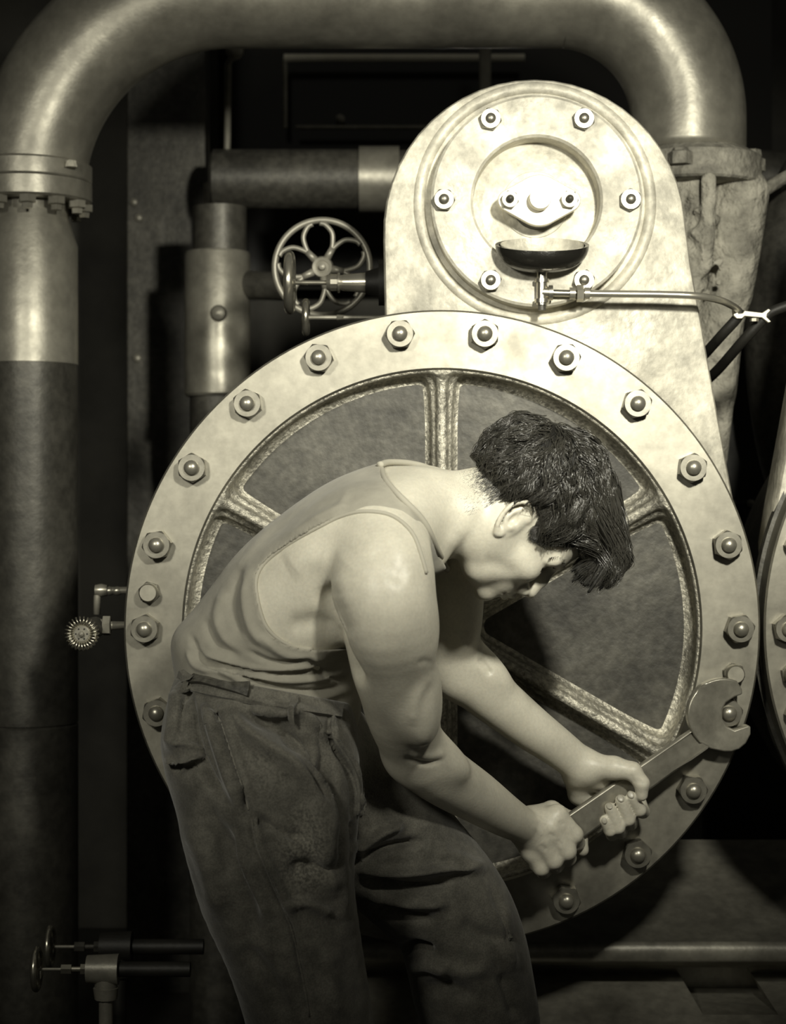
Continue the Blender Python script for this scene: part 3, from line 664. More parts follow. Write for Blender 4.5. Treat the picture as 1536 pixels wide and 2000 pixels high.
# scapulas, shoulder girdle, lats
def E(px, py, y, r, d1=(1, 0, 0), d2=(0, 1, 0), k=.02, v=None):
    a = Vector(d1).normalized(); b = Vector(d2); b = (b-a*b.dot(a)).normalized(); c = a.cross(b); (v or vol).add(ell(P(px, py, y), r, (a, b, c)), k=k)
ax1 = (.72, 0, .69)
E(660, 1062, 2.495, (.070, .036, .046), ax1, k=.03)          # near scapula
E(660, 1060, 2.70, (.070, .036, .046), ax1, k=.03)
E(590, 1170, 2.515, (.085, .030, .060), (.6, 0, .8), k=.03)  # near lat / ribs
E(715, 1150, 2.52, (.07, .05, .05), ax1, k=.03)              # near pectoral side
chain(vol, [(700, 1045, 2.60, .055), (770, 1002, 2.59, .054), (840, 1004, 2.592, .053), (905, 1010, 2.598, .053), (950, 995, 2.602, .055)], .03, 3)   # neck
chain(vol, [(760, 976, 2.60, .030), (830, 972, 2.602, .028), (905, 966, 2.605, .027)], .03, 3)      # nape cords
chain(vol, [(905, 1000, 2.56, .022), (865, 1050, 2.545, .018), (850, 1085, 2.55, .016)], .02, 3)      # neck tendon
chain(vol, [(830, 985, 2.565, .040), (790, 1010, 2.52, .044), (755, 1045, 2.48, .045)], .03, 3)      # near trapezius
chain(vol, [(830, 965, 2.64, .038), (820, 985, 2.70, .042), (835, 1030, 2.75, .045)], .03, 3)        # far trapezius
volT = blur(vol.f, 4)     # torso as the shirt sees it
chain(vol, [(735, 1075, 2.455, .046), (765, 1100, 2.442, .052), (755, 1165, 2.430, .060), (757, 1215, 2.437, .0600), (764, 1270, 2.465, .0545), (777, 1330, 2.505, .0525), (786, 1385, 2.545, .050), (797, 1430, 2.585, .045), (812, 1470, 2.62, .041)], .035, 3)
E(742, 1150, 2.435, (.080, .050, .055), (.1, 0, 1), k=.02)     # deltoid body
E(795, 1205, 2.45, (.060, .035, .032), (-.2, 0, 1), k=.03)   # front deltoid
E(818, 1370, 2.50, (.062, .036, .028), (-.12, -.3, 1), k=.02)  # biceps
E(740, 1285, 2.475, (.075, .034, .030), (-.15, -.45, 1), k=.02)  # triceps
chain(vol, [(808, 1468, 2.62, .041), (838, 1495, 2.64, .0425), (880, 1525, 2.68, .0405), (930, 1556, 2.73, .037), (985, 1592, 2.79, .031), (1022, 1613, 2.835, .0265)], .02, 3)
E(850, 1475, 2.62, (.055, .030, .022), (.8, .3, -.5), k=.02)   # brachioradialis
E(797, 1497, 2.625, (.022, .02, .016), (.8, .3, -.5), k=.012)  # elbow point
# far arm
chain(vol, [(845, 1030, 2.755, .048), (875, 1090, 2.775, .052), (880, 1150, 2.785, .048), (878, 1210, 2.80, .045), (880, 1260, 2.82, .042), (893, 1310, 2.84, .040)], .03, 3)
E(905, 1200, 2.785, (.055, .035, .022), (-.02, -.1, 1), k=.02)
chain(vol, [(885, 1300, 2.84, .040), (925, 1330, 2.845, .041), (975, 1372, 2.86, .038), (1035, 1420, 2.88, .034), (1090, 1460, 2.90, .030), (1140, 1500, 2.915, .0275)], .02, 3)
E(945, 1300, 2.83, (.05, .03, .022), (.7, .1, -.7), k=.02)
vol.f = blur(vol.f, 7)
# near (right) hand: back of the fist towards us
K = .007
def fin(st, k=K, k2=.0045):
    for i in range(len(st)-1):
        a, b = st[i], st[i+1]; vol.add(cone(P(*a[:3]), P(*b[:3]), a[3], b[3]), k=k if i == 0 else k2)
W = (1022, 1613, 2.838)
for mc, r in (((1088, 1592, 2.850), .0150), ((1076, 1616, 2.843), .0155), ((1058, 1641, 2.845), .0150), ((1037, 1662, 2.855), .0140)):
    fin([(W[0]+6, W[1]+4, 2.848, .0205), (*mc, r)], .014)
vol.add(ell(P(1052, 1628, 2.868), (.034, .016, .030)), k=.02)
fin([(1088, 1592, 2.850, .0150), (1122, 1630, 2.857, .0130), (1128, 1646, 2.885, .0112), (1108, 1640, 2.908, .0095)])
fin([(1076, 1616, 2.843, .0150), (1108, 1662, 2.853, .0136), (1110, 1676, 2.885, .0118), (1090, 1664, 2.908, .0095)])
fin([(1058, 1641, 2.845, .0145), (1082, 1680, 2.855, .0134), (1086, 1690, 2.885, .0116), (1066, 1678, 2.908, .0095)])
fin([(1037, 1658, 2.855, .0150), (1058, 1694, 2.863, .0124), (1062, 1702, 2.885, .0105), (1045, 1690, 2.905, .0085)])
fin([(1040, 1598, 2.855, .018), (1078, 1584, 2.885, .0150), (1112, 1600, 2.910, .0125), (1133, 1636, 2.908, .0115), (1138, 1660, 2.900, .0098)], .01)
# far (left) hand: thumb over the top, fingertips coming up in front
fin([(1138, 1498, 2.915, .0265), (1165, 1512, 2.925, .024), (1195, 1535, 2.945, .020)], .012)
fin([(1128, 1515, 2.925, .022), (1133, 1550, 2.945, .018), (1170, 1580, 2.955, .013)], .012)
fin([(1150, 1497, 2.908, .021), (1200, 1500, 2.893, .0175), (1236, 1506, 2.886, .0135), (1254, 1530, 2.884, .0115), (1254, 1553, 2.888, .0092)], .012)
fin([(1195, 1520, 2.945, .016), (1240, 1540, 2.955, .0115), (1256, 1585, 2.940, .0105), (1250, 1582, 2.905, .0100), (1234, 1556, 2.893, .0084)], .004, .0026)
fin([(1190, 1535, 2.950, .015), (1220, 1560, 2.955, .0115), (1232, 1608, 2.940, .0108), (1228, 1600, 2.903, .0104), (1213, 1563, 2.891, .0087)], .004, .0026)
fin([(1180, 1550, 2.950, .014), (1200, 1575, 2.955, .0115), (1212, 1625, 2.940, .0105), (1208, 1616, 2.903, .0102), (1192, 1578, 2.891, .0085)], .004, .0026)
fin([(1170, 1560, 2.950, .012), (1185, 1590, 2.952, .0105), (1196, 1630, 2.935, .0095), (1192, 1622, 2.904, .0092), (1181, 1602, 2.894, .0080)], .004, .0026)

# ---- head in its own axes: forward, side (towards us), up
u2 = np.array((.891, 0, .454)); f2 = np.array((.454, 0, -.891))
f = f2*math.cos(math.radians(8))+np.array((0, 1, 0))*math.sin(math.radians(8)); u = u2+np.array((0, -.16, 0)); u -= f*(u@f); u /= np.linalg.norm(u); s = np.cross(f, u)
if s[1] > 0: s = -s
HA = np.stack([f, s, u])
EARW = np.array(P(1004, 1014, 2.545)); HC = EARW-.072*s
def hd_(F_, S_, U_): return HC+F_*f+S_*s+U_*u
def hell(c, r, k=.01, sub=False): (vol.sub if sub else vol.add)(ell(hd_(*c), r, HA), k=k)
def hcone(a, b, r1, r2, k=.006, sub=False): (vol.sub if sub else vol.add)(cone(hd_(*a), hd_(*b), r1, r2), k=k)
hell((-.006, 0, .042), (.090, .073, .080), .02)
hell((.034, 0, .034), (.064, .063, .062), .02)
hell((.040, 0, -.022), (.058, .056, .058), .02)
for sg in (-1, 1):
    hcone((.006, sg*.050, -.040), (.010, sg*.048, -.056), .017, .016, .025)
    hcone((.010, sg*.048, -.056), (.044, sg*.034, -.078), .016, .0155, .02)
    hcone((.044, sg*.036, -.078), (.078, sg*.014, -.084), .016, .0145, .015)
    hcone((.000, sg*.054, -.010), (.006, sg*.050, -.045), .016, .016, .025)
    hcone((.008, sg*.050, -.030), (.058, sg*.030, -.042), .0160, .0150, .03)
    hell((.066, sg*.040, -.016), (.023, .019, .017), .02)
    hcone((.089, sg*.012, .021), (.078, sg*.046, .022), .0095, .009, .012)
    hell((.101, sg*.031, .006), (.021, .017, .010), .007, True)
    hell((.071, sg*.031, .003), (.0145, .0155, .0125), .004)
    hcone((.085, sg*.020, -.001), (.083, sg*.042, -.001), .0020, .0020, .002, True)
    hell((.102, sg*.0120, -.036), (.011, .0070, .0078), .005)
    hcone((.098, sg*.020, -.034), (.090, sg*.027, -.056), .0028, .0026, .006, True)
for sg in (-1, 1): hell((.026, sg*.040, -.052), (.032, .0170, .025), .03)
hell((.034, 0, -.062), (.050, .040, .026), .02)
hell((.081, 0, -.083), (.0150, .024, .0135), .015)
hell((.080, 0, -.054), (.021, .033, .024), .018)
hcone((.094, 0, .012), (.105, 0, -.010), .0075, .0085, .008); hcone((.105, 0, -.010), (.111, 0, -.030), .0080, .0102, .005)
hcone((.111, 0, -.032), (.100, 0, -.043), .0090, .006, .005)
for sg in (-1, 1): hell((.105, sg*.008, -.0435), (.005, .0034, .0032), .003, True)
for a in (-1, 1):
    hcone((.1045, 0, -.0555), (.092, a*.024, -.058), .0066, .0035, .004)
    hcone((.1005, 0, -.0670), (.091, a*.022, -.063), .0070, .0038, .004)
    hcone((.113, 0, -.0610), (.093, a*.027, -.0605), .0020, .0015, .0025, True)
hell((.1005, 0, -.0755), (.006, .015, .004), .006, True)
# ear
DL = (.755, 0, .655)
vol.add(ell(P(1004, 1012, 2.549), (.030, .009, .0165), (DL, (0, 1, 0), (-.655, 0, .755))), k=.006)
er = [(1032, 1018, 2.546), (1043, 1006, 2.541), (1043, 993, 2.538), (1034, 983, 2.536), (1017, 980, 2.534), (998, 988, 2.533), (982, 1005, 2.534), (972, 1026, 2.536), (971, 1040, 2.540)]
vol.sub(ell(P(1012, 1001, 2.538), (.021, .0050, .0085), (DL, (0, 1, 0), (-.655, 0, .755))), k=.003)
vol.sub(ell(P(1004, 1014, 2.538), (.0095, .0075, .0065), (DL, (0, 1, 0), (-.655, 0, .755))), k=.003)
ers = [np.array(q) for q in spline([tuple(P(*q)) for q in er], 3)]
for i in range(len(ers)-1): vol.add(cone(ers[i], ers[i+1], .0034, .0034), k=.0035 if i == 0 else .001)
vol.add(ell(P(975, 1039, 2.541), (.0075, .004, .0065)), k=.004)
chain(vol, [(986, 1032, 2.542, .0034), (989, 1014, 2.540, .0034), (1004, 1000, 2.541, .0030), (1020, 994, 2.543, .0026)], .004, 3)
vol.add(ell(P(998, 1030, 2.542), (.0045, .0045, .005)), k=.003)
for q in [((655, 1165, 2.455), (672, 1230, 2.435)), ((672, 1230, 2.435), (690, 1310, 2.45))]: vol.sub(cone(P(*q[0]), P(*q[1]), .014, .014), k=.02)
BV, BF = vol.mesh(2)
sk = [([(846, 1296), (830, 1292), (816, 1298)], 7, -.0012), ([(790, 1480), (830, 1490), (865, 1483)], 6, -.0045), ([(800, 1470), (840, 1478), (872, 1470)], 9, .003),
      ([(672, 1250), (655, 1190), (645, 1140)], 24, -.004), ([(690, 1080), (660, 1120), (668, 1190)], 22, .004), ([(560, 1110), (600, 1090), (650, 1100)], 26, .004),
      ([(560, 1225), (620, 1215), (660, 1225)], 20, -.006), ([(730, 1060), (760, 1110), (800, 1130)], 20, -.003), ([(845, 1310), (815, 1360), (805, 1420)], 12, .003),
      ([(935, 1285), (950, 1300), (960, 1320)], 7, -.004), ([(1090, 1640), (1100, 1653)], 4, -.0012), ([(1085, 1636), (1072, 1628)], 5, -.0016), ([(1068, 1662), (1056, 1650)], 5, -.0016), ([(1103, 1612), (1092, 1606)], 5, -.0014),
      ([(1046, 1600), (1070, 1612)], 4, .0008), ([(1040, 1612), (1062, 1632)], 4, .0008),
      ([(870, 960), (905, 1000), (880, 1060)], 20, -.002), ([(1232, 1512), (1240, 1530)], 4, -.001), ([(1245, 1526), (1262, 1532)], 3, -.0012),
      ([(975, 1040), (1000, 1070), (1040, 1090)], 22, .001), ([(940, 1100), (975, 1105), (1010, 1125)], 16, -.0025), ([(1062, 1095), (1080, 1104)], 5, .001)]
BV = sculpt(BV, BF, sk)
man = thing('person', 'young man in sleeveless undershirt and dark trousers bending to turn the wrench', 'person', (-.06, 2.7, 0))
body = obj('body', BV, BF, m_skin, man, 180)
BB = BVHTree.FromPolygons(BV.tolist(), BF.tolist())
CAM = Vector((0, 0, CZ))
def hit(bvh, px, py, back=False):
    d = (P(px, py, 3)-CAM).normalized()
    r = bvh.ray_cast(CAM, d) if not back else bvh.ray_cast(CAM+d*6, -d)
    return (r[0], r[1]) if r[0] is not None else (None, None)

# ---- undershirt: offset of the torso, opened at armhole and neck
def poly_sd(px, py, poly):
    d, _ = pseg(px, py, list(poly)+[poly[0]]); ins = np.zeros(len(px), bool); n = len(poly)
    for i in range(n):
        (x1, y1), (x2, y2) = poly[i], poly[(i+1) % n]
        c = ((y1 > py) != (y2 > py)) & (px < (x2-x1)*(py-y1)/(y2-y1+1e-9)+x1); ins ^= c
    return np.where(ins, -d, d)
arm_edge = [(843, 1167), (832, 1120), (822, 1085), (808, 1047), (784, 1020), (754, 1004), (707, 1000), (665, 1010), (621, 1028), (566, 1060), (522, 1092), (501, 1121), (500, 1154), (511, 1208), (533, 1242), (566, 1261), (610, 1269), (660, 1268)]
neck_edge = [(742, 904), (752, 940), (787, 977), (829, 1021), (852, 1072), (874, 1112)]
armpoly = [tuple(q) for q in spline(arm_edge, 4)]+[(760, 1270), (900, 1260)]
neckpoly = [tuple(q) for q in spline(neck_edge, 4)]+[(900, 1200), (1100, 1100), (1000, 800), (760, 800)]
fs = volT-.0055
vol.f = fs
# blousing over the waist
echain(vol, [(498, 1300, 2.645, .108, .145), (520, 1318, 2.645, .104, .143), (550, 1345, 2.648, .104, .138), (575, 1372, 2.65, .092, .132)], .03, 3, (0, 1, 0))
E(395, 1262, 2.62, (.026, .07, .036), (.3, 0, 1), k=.03)
fs = vol.f
idx = np.argwhere(np.abs(fs) < .02)
X = vol.ax[0][idx[:, 0]].astype(float); Y = vol.ax[1][idx[:, 1]].astype(float); Z_ = vol.ax[2][idx[:, 2]].astype(float)
px, py = 768+X*FPX/Y, 1000-(Z_-CZ)*FPX/Y; sc = Y/FPX
cutf = np.full(len(px), -1.0)
near = Y < 2.60
c1 = -poly_sd(px, py, armpoly)*sc; c1 = np.where(near, c1, -.02+0*c1); c1 = np.minimum(c1, (2.60-Y)*2+.0)
c2 = -poly_sd(px, py, neckpoly)*sc
farneck = [(700, 880), (790, 918), (850, 950), (875, 1112), (1000, 1300), (1200, 700), (800, 700)]
c2b = -poly_sd(px, py, farneck)*sc; w_ = np.clip((Y-2.59)/.03, 0, 1); c2 = c2*(1-w_)+c2b*w_
fa = np.array(P(855, 1060, 2.80)); c3 = .085-np.sqrt((X-fa[0])**2+(Y-fa[1])**2+(Z_-fa[2])**2)
c4 = (py-1420)*sc
cc_ = np.maximum.reduce([c1, c2, c3, c4]); val = fs[idx[:, 0], idx[:, 1], idx[:, 2]]
# where cut, keep only what lies well inside the skin
fs2 = fs.copy(); fs2[idx[:, 0], idx[:, 1], idx[:, 2]] = np.where(cc_ > -.004, np.maximum(val, np.minimum(cc_, .02)), val); 
vol.f = fs2; SV, SF = vol.mesh(1)
keep = np.ones(len(SF), bool)
shs = [([(372, 1262), (430, 1290), (520, 1310), (640, 1300)], 6, .004), ([(385, 1300), (470, 1318), (570, 1330), (680, 1318)], 6, .004), ([(380, 1285), (450, 1304), (550, 1318), (660, 1306)], 5, -.0045),
       ([(420, 1300), (520, 1338), (600, 1350), (680, 1336)], 5, -.005), ([(430, 1310), (520, 1352), (600, 1368), (680, 1350)], 6, .004), ([(372, 1240), (395, 1290), (430, 1312)], 6, -.005),
       ([(365, 1270), (380, 1300), (410, 1312)], 5, .003), ([(490, 1100), (478, 1160), (492, 1230), (530, 1270)], 9, .0045), ([(470, 1110), (452, 1180), (470, 1250)], 9, -.004), ([(440, 1150), (425, 1210), (450, 1270)], 10, .004),
       ([(505, 1240), (560, 1280), (640, 1288)], 8, .004), ([(400, 1210), (420, 1255), (470, 1285)], 8, -.004), ([(560, 1050), (640, 1000), (700, 985)], 8, .002), ([(500, 1060), (580, 1010), (660, 965)], 12, -.002),
       ([(760, 930), (800, 1000), (838, 1080)], 8, .002), ([(480, 1270), (540, 1295), (620, 1290)], 5, -.004), ([(600, 1290), (650, 1325), (690, 1320)], 6, -.004), ([(535, 1020), (480, 1090), (455, 1120)], 8, .002), ([(680, 955), (660, 990), (600, 1020)], 7, .0018)]
SV = sculpt(SV, SF, [(q[0], q[1], q[2]*1.3)+tuple(q[3:]) for q in shs])
shirt = obj('undershirt', SV, SF, m_shirt, man, 180); shirt['label'] = 'pale sleeveless cotton undershirt'
SB = BVHTree.FromPolygons(SV.tolist(), SF.tolist())
def binding(name, pts, r=.0028, off=.001, fixed=None, parent=None, mtl=None, bvh=None):
    out = []
    for q in spline(pts, 6):
        best = None
        for b in ([bvh] if bvh else [SB, BB]):
            h, n = hit(b, q[0], q[1])
            if h is not None and (best is None or h.y < best[0].y): best = (h, n)
        if best: out.append(best[0]+best[1]*off*(1 if best[1].y < 0 else -1))
    V = out
    for _ in range(4): V = [V[0]]+[(V[i-1]+V[i]*2+V[i+1])/4 for i in range(1, len(V)-1)]+[V[-1]]
    return MB().tube(V, r, 10).build(name, mtl or m_hem, parent or shirt, 180)
binding('armhole_binding', [q for q in arm_edge if q[0] < 838 and q[1] < 1130 or q[0] < 640][::-1], .0027)
binding('neck_binding', [(745, 915)]+neck_edge[1:], .0042)
MB().tube([Vector(q) for q in spline([P(742, 908, 2.565), P(762, 903, 2.60), P(800, 905, 2.64), P(835, 914, 2.665), P(856, 931, 2.68)], 8)], .0045, 12).build('neck_binding', m_hem, shirt, 180)

# ---- trousers
vt = Vol((-.34, 2.40, .10), (.30, 2.96, .94), .0030)
echain(vt, [(515, 1335, 2.65, M(165, 2.65), .150), (508, 1400, 2.65, M(178, 2.65), .165), (520, 1470, 2.65, M(180, 2.65), .170)], .02, 4)
E(412, 1450, 2.60, (.085, .11, .055), (.0, 0, 1), k=.03, v=vt)
echain(vt, [(512, 1450, 2.57, M(185, 2.57), .110), (522, 1540, 2.555, M(180, 2.56), .110), (528, 1620, 2.55, M(172, 2.55), .105), (540, 1730, 2.55, M(153, 2.55), .098), (573, 1850, 2.55, M(134, 2.55), .092), (606, 1995, 2.56, M(123, 2.56), .088), (625, 2150, 2.60, .084, .082), (630, 2350, 2.66, .078, .078), (625, 2500, 2.70, .075, .076)], .03, 4)
echain(vt, [(600, 1500, 2.74, .110, .105), (700, 1590, 2.75, .105, .100), (790, 1680, 2.76, .096, .096), (868, 1765, 2.77, .090, .092), (905, 1840, 2.785, .089, .090), (925, 1930, 2.80, .089, .088), (945, 2030, 2.82, .084, .084), (950, 2200, 2.85, .078, .078), (945, 2400, 2.88, .075, .075)], .04, 4)
X, Y, Zz = np.meshgrid(*[q.astype(np.float32) for q in vt.ax], indexing='ij', sparse=True)
px, py = 768+X*FPX/Y, 1000-(Zz-CZ)*FPX/Y; ln = 1312+(px-350)*.185
vt.f = np.maximum(vt.f, ((ln-py)*Y/FPX)).astype(np.float32)
TV, TF = vt.mesh(2)
tr = [([(398, 1372), (412, 1400), (440, 1380)], 6, .004), ([(610, 1400), (640, 1470), (650, 1560)], 10, -.004), ([(560, 1430), (620, 1520), (650, 1620), (655, 1700)], 9, -.003), ([(515, 1600), (560, 1640), (600, 1700)], 14, .003), ([(450, 1640), (480, 1720), (530, 1800)], 14, .004), ([(400, 1560), (430, 1640), (440, 1720)], 12, -.003), ([(660, 1600), (668, 1700), (672, 1800)], 12, .003), ([(470, 1850), (520, 1900), (560, 1990)], 14, -.004), ([(640, 1850), (650, 1920), (660, 1990)], 14, .003), ([(850, 1660), (900, 1680), (950, 1700)], 12, .004), ([(840, 1880), (900, 1900), (960, 1890)], 12, .003), ([(960, 1720), (985, 1800), (1000, 1860)], 8, -.003),
      ([(418, 1380), (440, 1440), (462, 1510), (483, 1585)], 6, -.010), ([(405, 1385), (425, 1450), (448, 1520), (470, 1580)], 9, .009), ([(432, 1380), (455, 1440), (478, 1510), (497, 1580)], 6, .004),
      ([(370, 1350), (375, 1420), (400, 1500), (440, 1570)], 8, -.008), ([(350, 1340), (345, 1400), (335, 1470)], 12, .006), ([(372, 1330), (356, 1400), (352, 1440)], 5, -.005),
      ([(330, 1450), (370, 1455), (405, 1472)], 4, .004), ([(325, 1480), (350, 1492), (400, 1478)], 4, .005), ([(330, 1490), (355, 1504), (400, 1490)], 6, -.005),
      ([(445, 1385), (500, 1440), (580, 1500), (625, 1570), (640, 1680)], 14, .010), ([(470, 1380), (560, 1430), (620, 1490), (650, 1570)], 12, -.009), ([(500, 1375), (590, 1400), (650, 1450)], 12, .007),
      ([(470, 1372), (540, 1378), (620, 1374)], 4, -.004), ([(480, 1382), (540, 1392), (600, 1385)], 6, .004),
      ([(652, 1390), (650, 1440), (685, 1490), (700, 1540), (697, 1590)], 4, .005), ([(645, 1395), (643, 1445), (676, 1495), (690, 1545), (688, 1600)], 4, -.005), ([(700, 1545), (706, 1575), (700, 1595)], 4, .004), ([(690, 1600), (694, 1650), (690, 1700)], 5, -.008),
      ([(490, 1590), (500, 1650), (540, 1740), (570, 1810), (590, 1900), (605, 1980)], 4, -.004), ([(500, 1590), (512, 1650), (552, 1740), (580, 1810)], 6, .004), ([(488, 1592), (540, 1620), (600, 1640)], 9, -.005), ([(560, 1700), (610, 1690), (660, 1700)], 14, -.005),
      ([(560, 1770), (600, 1765), (650, 1790)], 9, .005), ([(600, 1560), (630, 1640), (650, 1760)], 20, .006), ([(430, 1600), (450, 1680), (480, 1760), (500, 1850)], 16, -.006), ([(370, 1600), (410, 1700), (430, 1800)], 18, .005),
      ([(695, 1665), (740, 1630), (790, 1610)], 8, .009), ([(695, 1690), (760, 1655), (830, 1640)], 7, -.009), ([(700, 1700), (780, 1705), (860, 1700), (940, 1690)], 8, .008), ([(700, 1725), (800, 1735), (900, 1720)], 9, -.010), ([(715, 1750), (800, 1765), (880, 1765)], 9, .006), ([(730, 1775), (790, 1790), (850, 1795)], 8, -.006),
      ([(780, 1860), (810, 1850), (850, 1860)], 9, -.008), ([(800, 1890), (840, 1885), (880, 1900)], 10, .006), ([(980, 1760), (990, 1840), (1000, 1900)], 12, .005), ([(900, 1800), (950, 1830), (1010, 1840)], 14, -.004), ([(820, 1930), (880, 1930), (930, 1950)], 12, -.005), ([(980, 1900), (1000, 1960), (1010, 1990)], 10, -.005)]
TV = sculpt(TV, TF, [(q[0], q[1]*1.15, q[2]*2.1)+tuple(q[3:]) for q in tr])
tro = obj('trousers', TV, TF, m_pants, man, 180); tro['label'] = 'dark worn work trousers'
TB = BVHTree.FromPolygons(TV.tolist(), TF.tolist())
# waistband, belt, loops, seams
def strip(name, top, bot, mtl, par, off=.004, th=.003, n=6, bvh=None):
    A = spline(top, n); B = spline(bot, n); V = []; F = []; m_ = 0
    for a, b in zip(A, B):
        for t_ in (0, .33, .66, 1):
            q = a*(1-t_)+b*t_; hs = [hit(bb, q[0], q[1]) for bb in (bvh or [TB, SB])]; hs = [h for h in hs if h[0] is not None]
            if not hs: p = V[-2] if V else P(q[0], q[1], 2.5); nn = Vector((0, -1, 0)); V += [Vector(p), Vector(p)+Vector((0, th, 0))]; continue
            h = min(hs, key=lambda z: z[0].y); nn = h[1] if h[1].y < 0 else -h[1]; V += [h[0]+nn*(off+th), h[0]+nn*(off-.004)]
        m_ += 1
    Q = np.array([tuple(v) for v in V]).reshape(m_, 8, 3)
    for _ in range(8): Q[1:-1] = (Q[:-2]+2*Q[1:-1]+Q[2:])/4
    V = [Vector(q) for q in Q.reshape(-1, 3)]
    for i in range(m_-1):
        for k_ in range(3):
            a = (i*4+k_)*2; b = ((i+1)*4+k_)*2; F += [[a, a+2, b+2, b], [a+1, b+1, b+3, a+3]]
        a = i*8; b = a+8; F += [[a, b, b+1, a+1], [a+6, a+7, b+7, b+6]]
    F += [[0, 1, 3, 2], [2, 3, 5, 4], [4, 5, 7, 6]]; e = (m_-1)*8; F += [[e, e+2, e+3, e+1], [e+2, e+4, e+5, e+3], [e+4, e+6, e+7, e+5]]
    V = np.array([tuple(v) for v in V]); 
    return MB().add(V.tolist(), F).build(name, mtl, par, 60)
strip('waistband', [(362, 1322), (400, 1333), (450, 1343), (520, 1355), (590, 1367), (665, 1380)], [(358, 1345), (398, 1358), (450, 1368), (520, 1380), (590, 1392), (662, 1402)], m_pants, tro, .003, .003)
belt = strip('belt', [(384, 1310), (410, 1318), (445, 1330), (490, 1341)], [(378, 1338), (405, 1342), (440, 1352), (488, 1363)], m_belt, man, .009, .004); belt['label'] = 'dark cracked leather belt'
strip('belt_loop', [(372, 1304), (380, 1306), (388, 1310)], [(360, 1352), (368, 1354), (376, 1356)], m_pants, tro, .014, .004, 3)
strip('belt_loop', [(562, 1362), (568, 1363), (576, 1364)], [(562, 1398), (568, 1399), (574, 1399)], m_pants, tro, .008, .003, 3)
binding('pocket_stitching', [(425, 1395), (440, 1440), (456, 1490), (470, 1530), (487, 1582)], .0014, .0012, parent=tro, mtl=mat('pale_stitching', .22, .8), bvh=TB)
binding('side_seam', [(492, 1600), (503, 1650), (540, 1740), (568, 1810), (590, 1900), (604, 1985)], .0016, .0006, parent=tro, mtl=m_pants, bvh=TB)
binding('fly_edge', [(652, 1395), (652, 1440), (685, 1490), (701, 1540), (700, 1590)], .0022, .001, parent=tro, mtl=m_pants, bvh=TB)
# boots
for px_, py_, y_ in ((625, 2500, 2.72), (945, 2400, 2.89)):
    b = P(px_, py_, y_); v = Vol((b.x-.09, y_-.09, -.003), (b.x+.24, y_+.09, .24), .005)
    v.add(cone((b.x, y_, .22), (b.x-.01, y_, .07), .052, .05), k=.02); v.add(eseg((b.x-.02, y_, .045), (b.x+.15, y_, .040), .045, .035, .046, .048, (0, 1, 0)), k=.03)
    v.add(eseg((b.x-.025, y_, .014), (b.x+.16, y_, .014), .014, .014, .048, .052, (0, 1, 0)), k=.005)
    V, F = v.mesh(1); V[:, 2] = np.maximum(V[:, 2], 0); obj('boot', V, F, m_boot, man, 180)

# ---- fingernails
for q, r in (((1233, 1552), .0052), ((1213, 1559), .0052), ((1191, 1574), .0048), ((1181, 1603), .0042)):
    h, n = hit(BB, *q)
    if h is not None:
        n = n if n.y < 0 else -n; a = Vector((-.45, 0, .89)); a = (a-n*a.dot(n)).normalized(); b = n.cross(a); m = MB(); V = []; F = []
        for i in range(6):
            for j in range(16):
                ph = math.pi*i/5; t_ = 2*math.pi*j/16; V.append(h+a*r*1.25*math.sin(ph)*math.cos(t_)+b*r*math.sin(ph)*math.sin(t_)+n*(.0009*math.cos(ph)-.0002))
        for i in range(5):
            for j in range(16): k_ = (j+1) % 16; F.append([i*16+j, i*16+k_, (i+1)*16+k_, (i+1)*16+j])
        m.add(V, F).build('fingernail', m_nail, body, 180)

# ---- hair
gx = [-.12, -.10, -.086, -.06, -.045, -.032, -.024, -.012, .004, .014, .022, .034, .042, .050, .060, .070, .085, .12]
gy = [-.050, -.040, -.034, -.022, -.012, .000, .020, .034, .036, .030, .016, .010, .016, .030, .042, .050, .056, .060]
def loc(V): d = V-HC; return np.stack([d@f, d@s, d@u], -1)
v = Vol(HC-.19, HC+.19, .0028); vol_keep = vol
hv = Vol(HC-.19, HC+.19, .0026)
hv.add(ell(hd_(-.008, 0, .045), (.095, .077, .086), HA), k=.02)
hv.add(ell(hd_(.050, .000, .088), (.050, .056, .038), HA), k=.03)
hv.add(ell(hd_(.092, .004, .082), (.030, .040, .026), HA), k=.02)
rng = np.random.RandomState(3)
def flow(p):
    """combing direction at local point: away from the crown, forward over the top, down at the sides"""
    F_, S_, U_ = p; crown = np.array((-.078, .012, .108)); d = p-crown; d /= np.linalg.norm(d)+1e-6
    fw = np.array((1.0, 0, -.15)); dn = np.array((.35, 0, -1.0)); top = np.clip((U_-.055)/.05, 0, 1); back = np.clip((-.03-F_)/.04, 0, 1)
    q = fw*top+dn*(1-top)*(1-.4*back)+d*.9*(1-top*.4)+np.array((-.25, 0, -1))*back*(1-top)*1.1; 
    fr = np.clip((F_-.07)/.04, 0, 1); q = q+np.array((.25, 0, -1.2))*fr
    return q/np.linalg.norm(q)
CR = np.array((-.008, 0, .045)); RR = np.array((.095, .077, .086))
def surf_n(p):
    n = (p-CR)/RR**2; return n/np.linalg.norm(n)
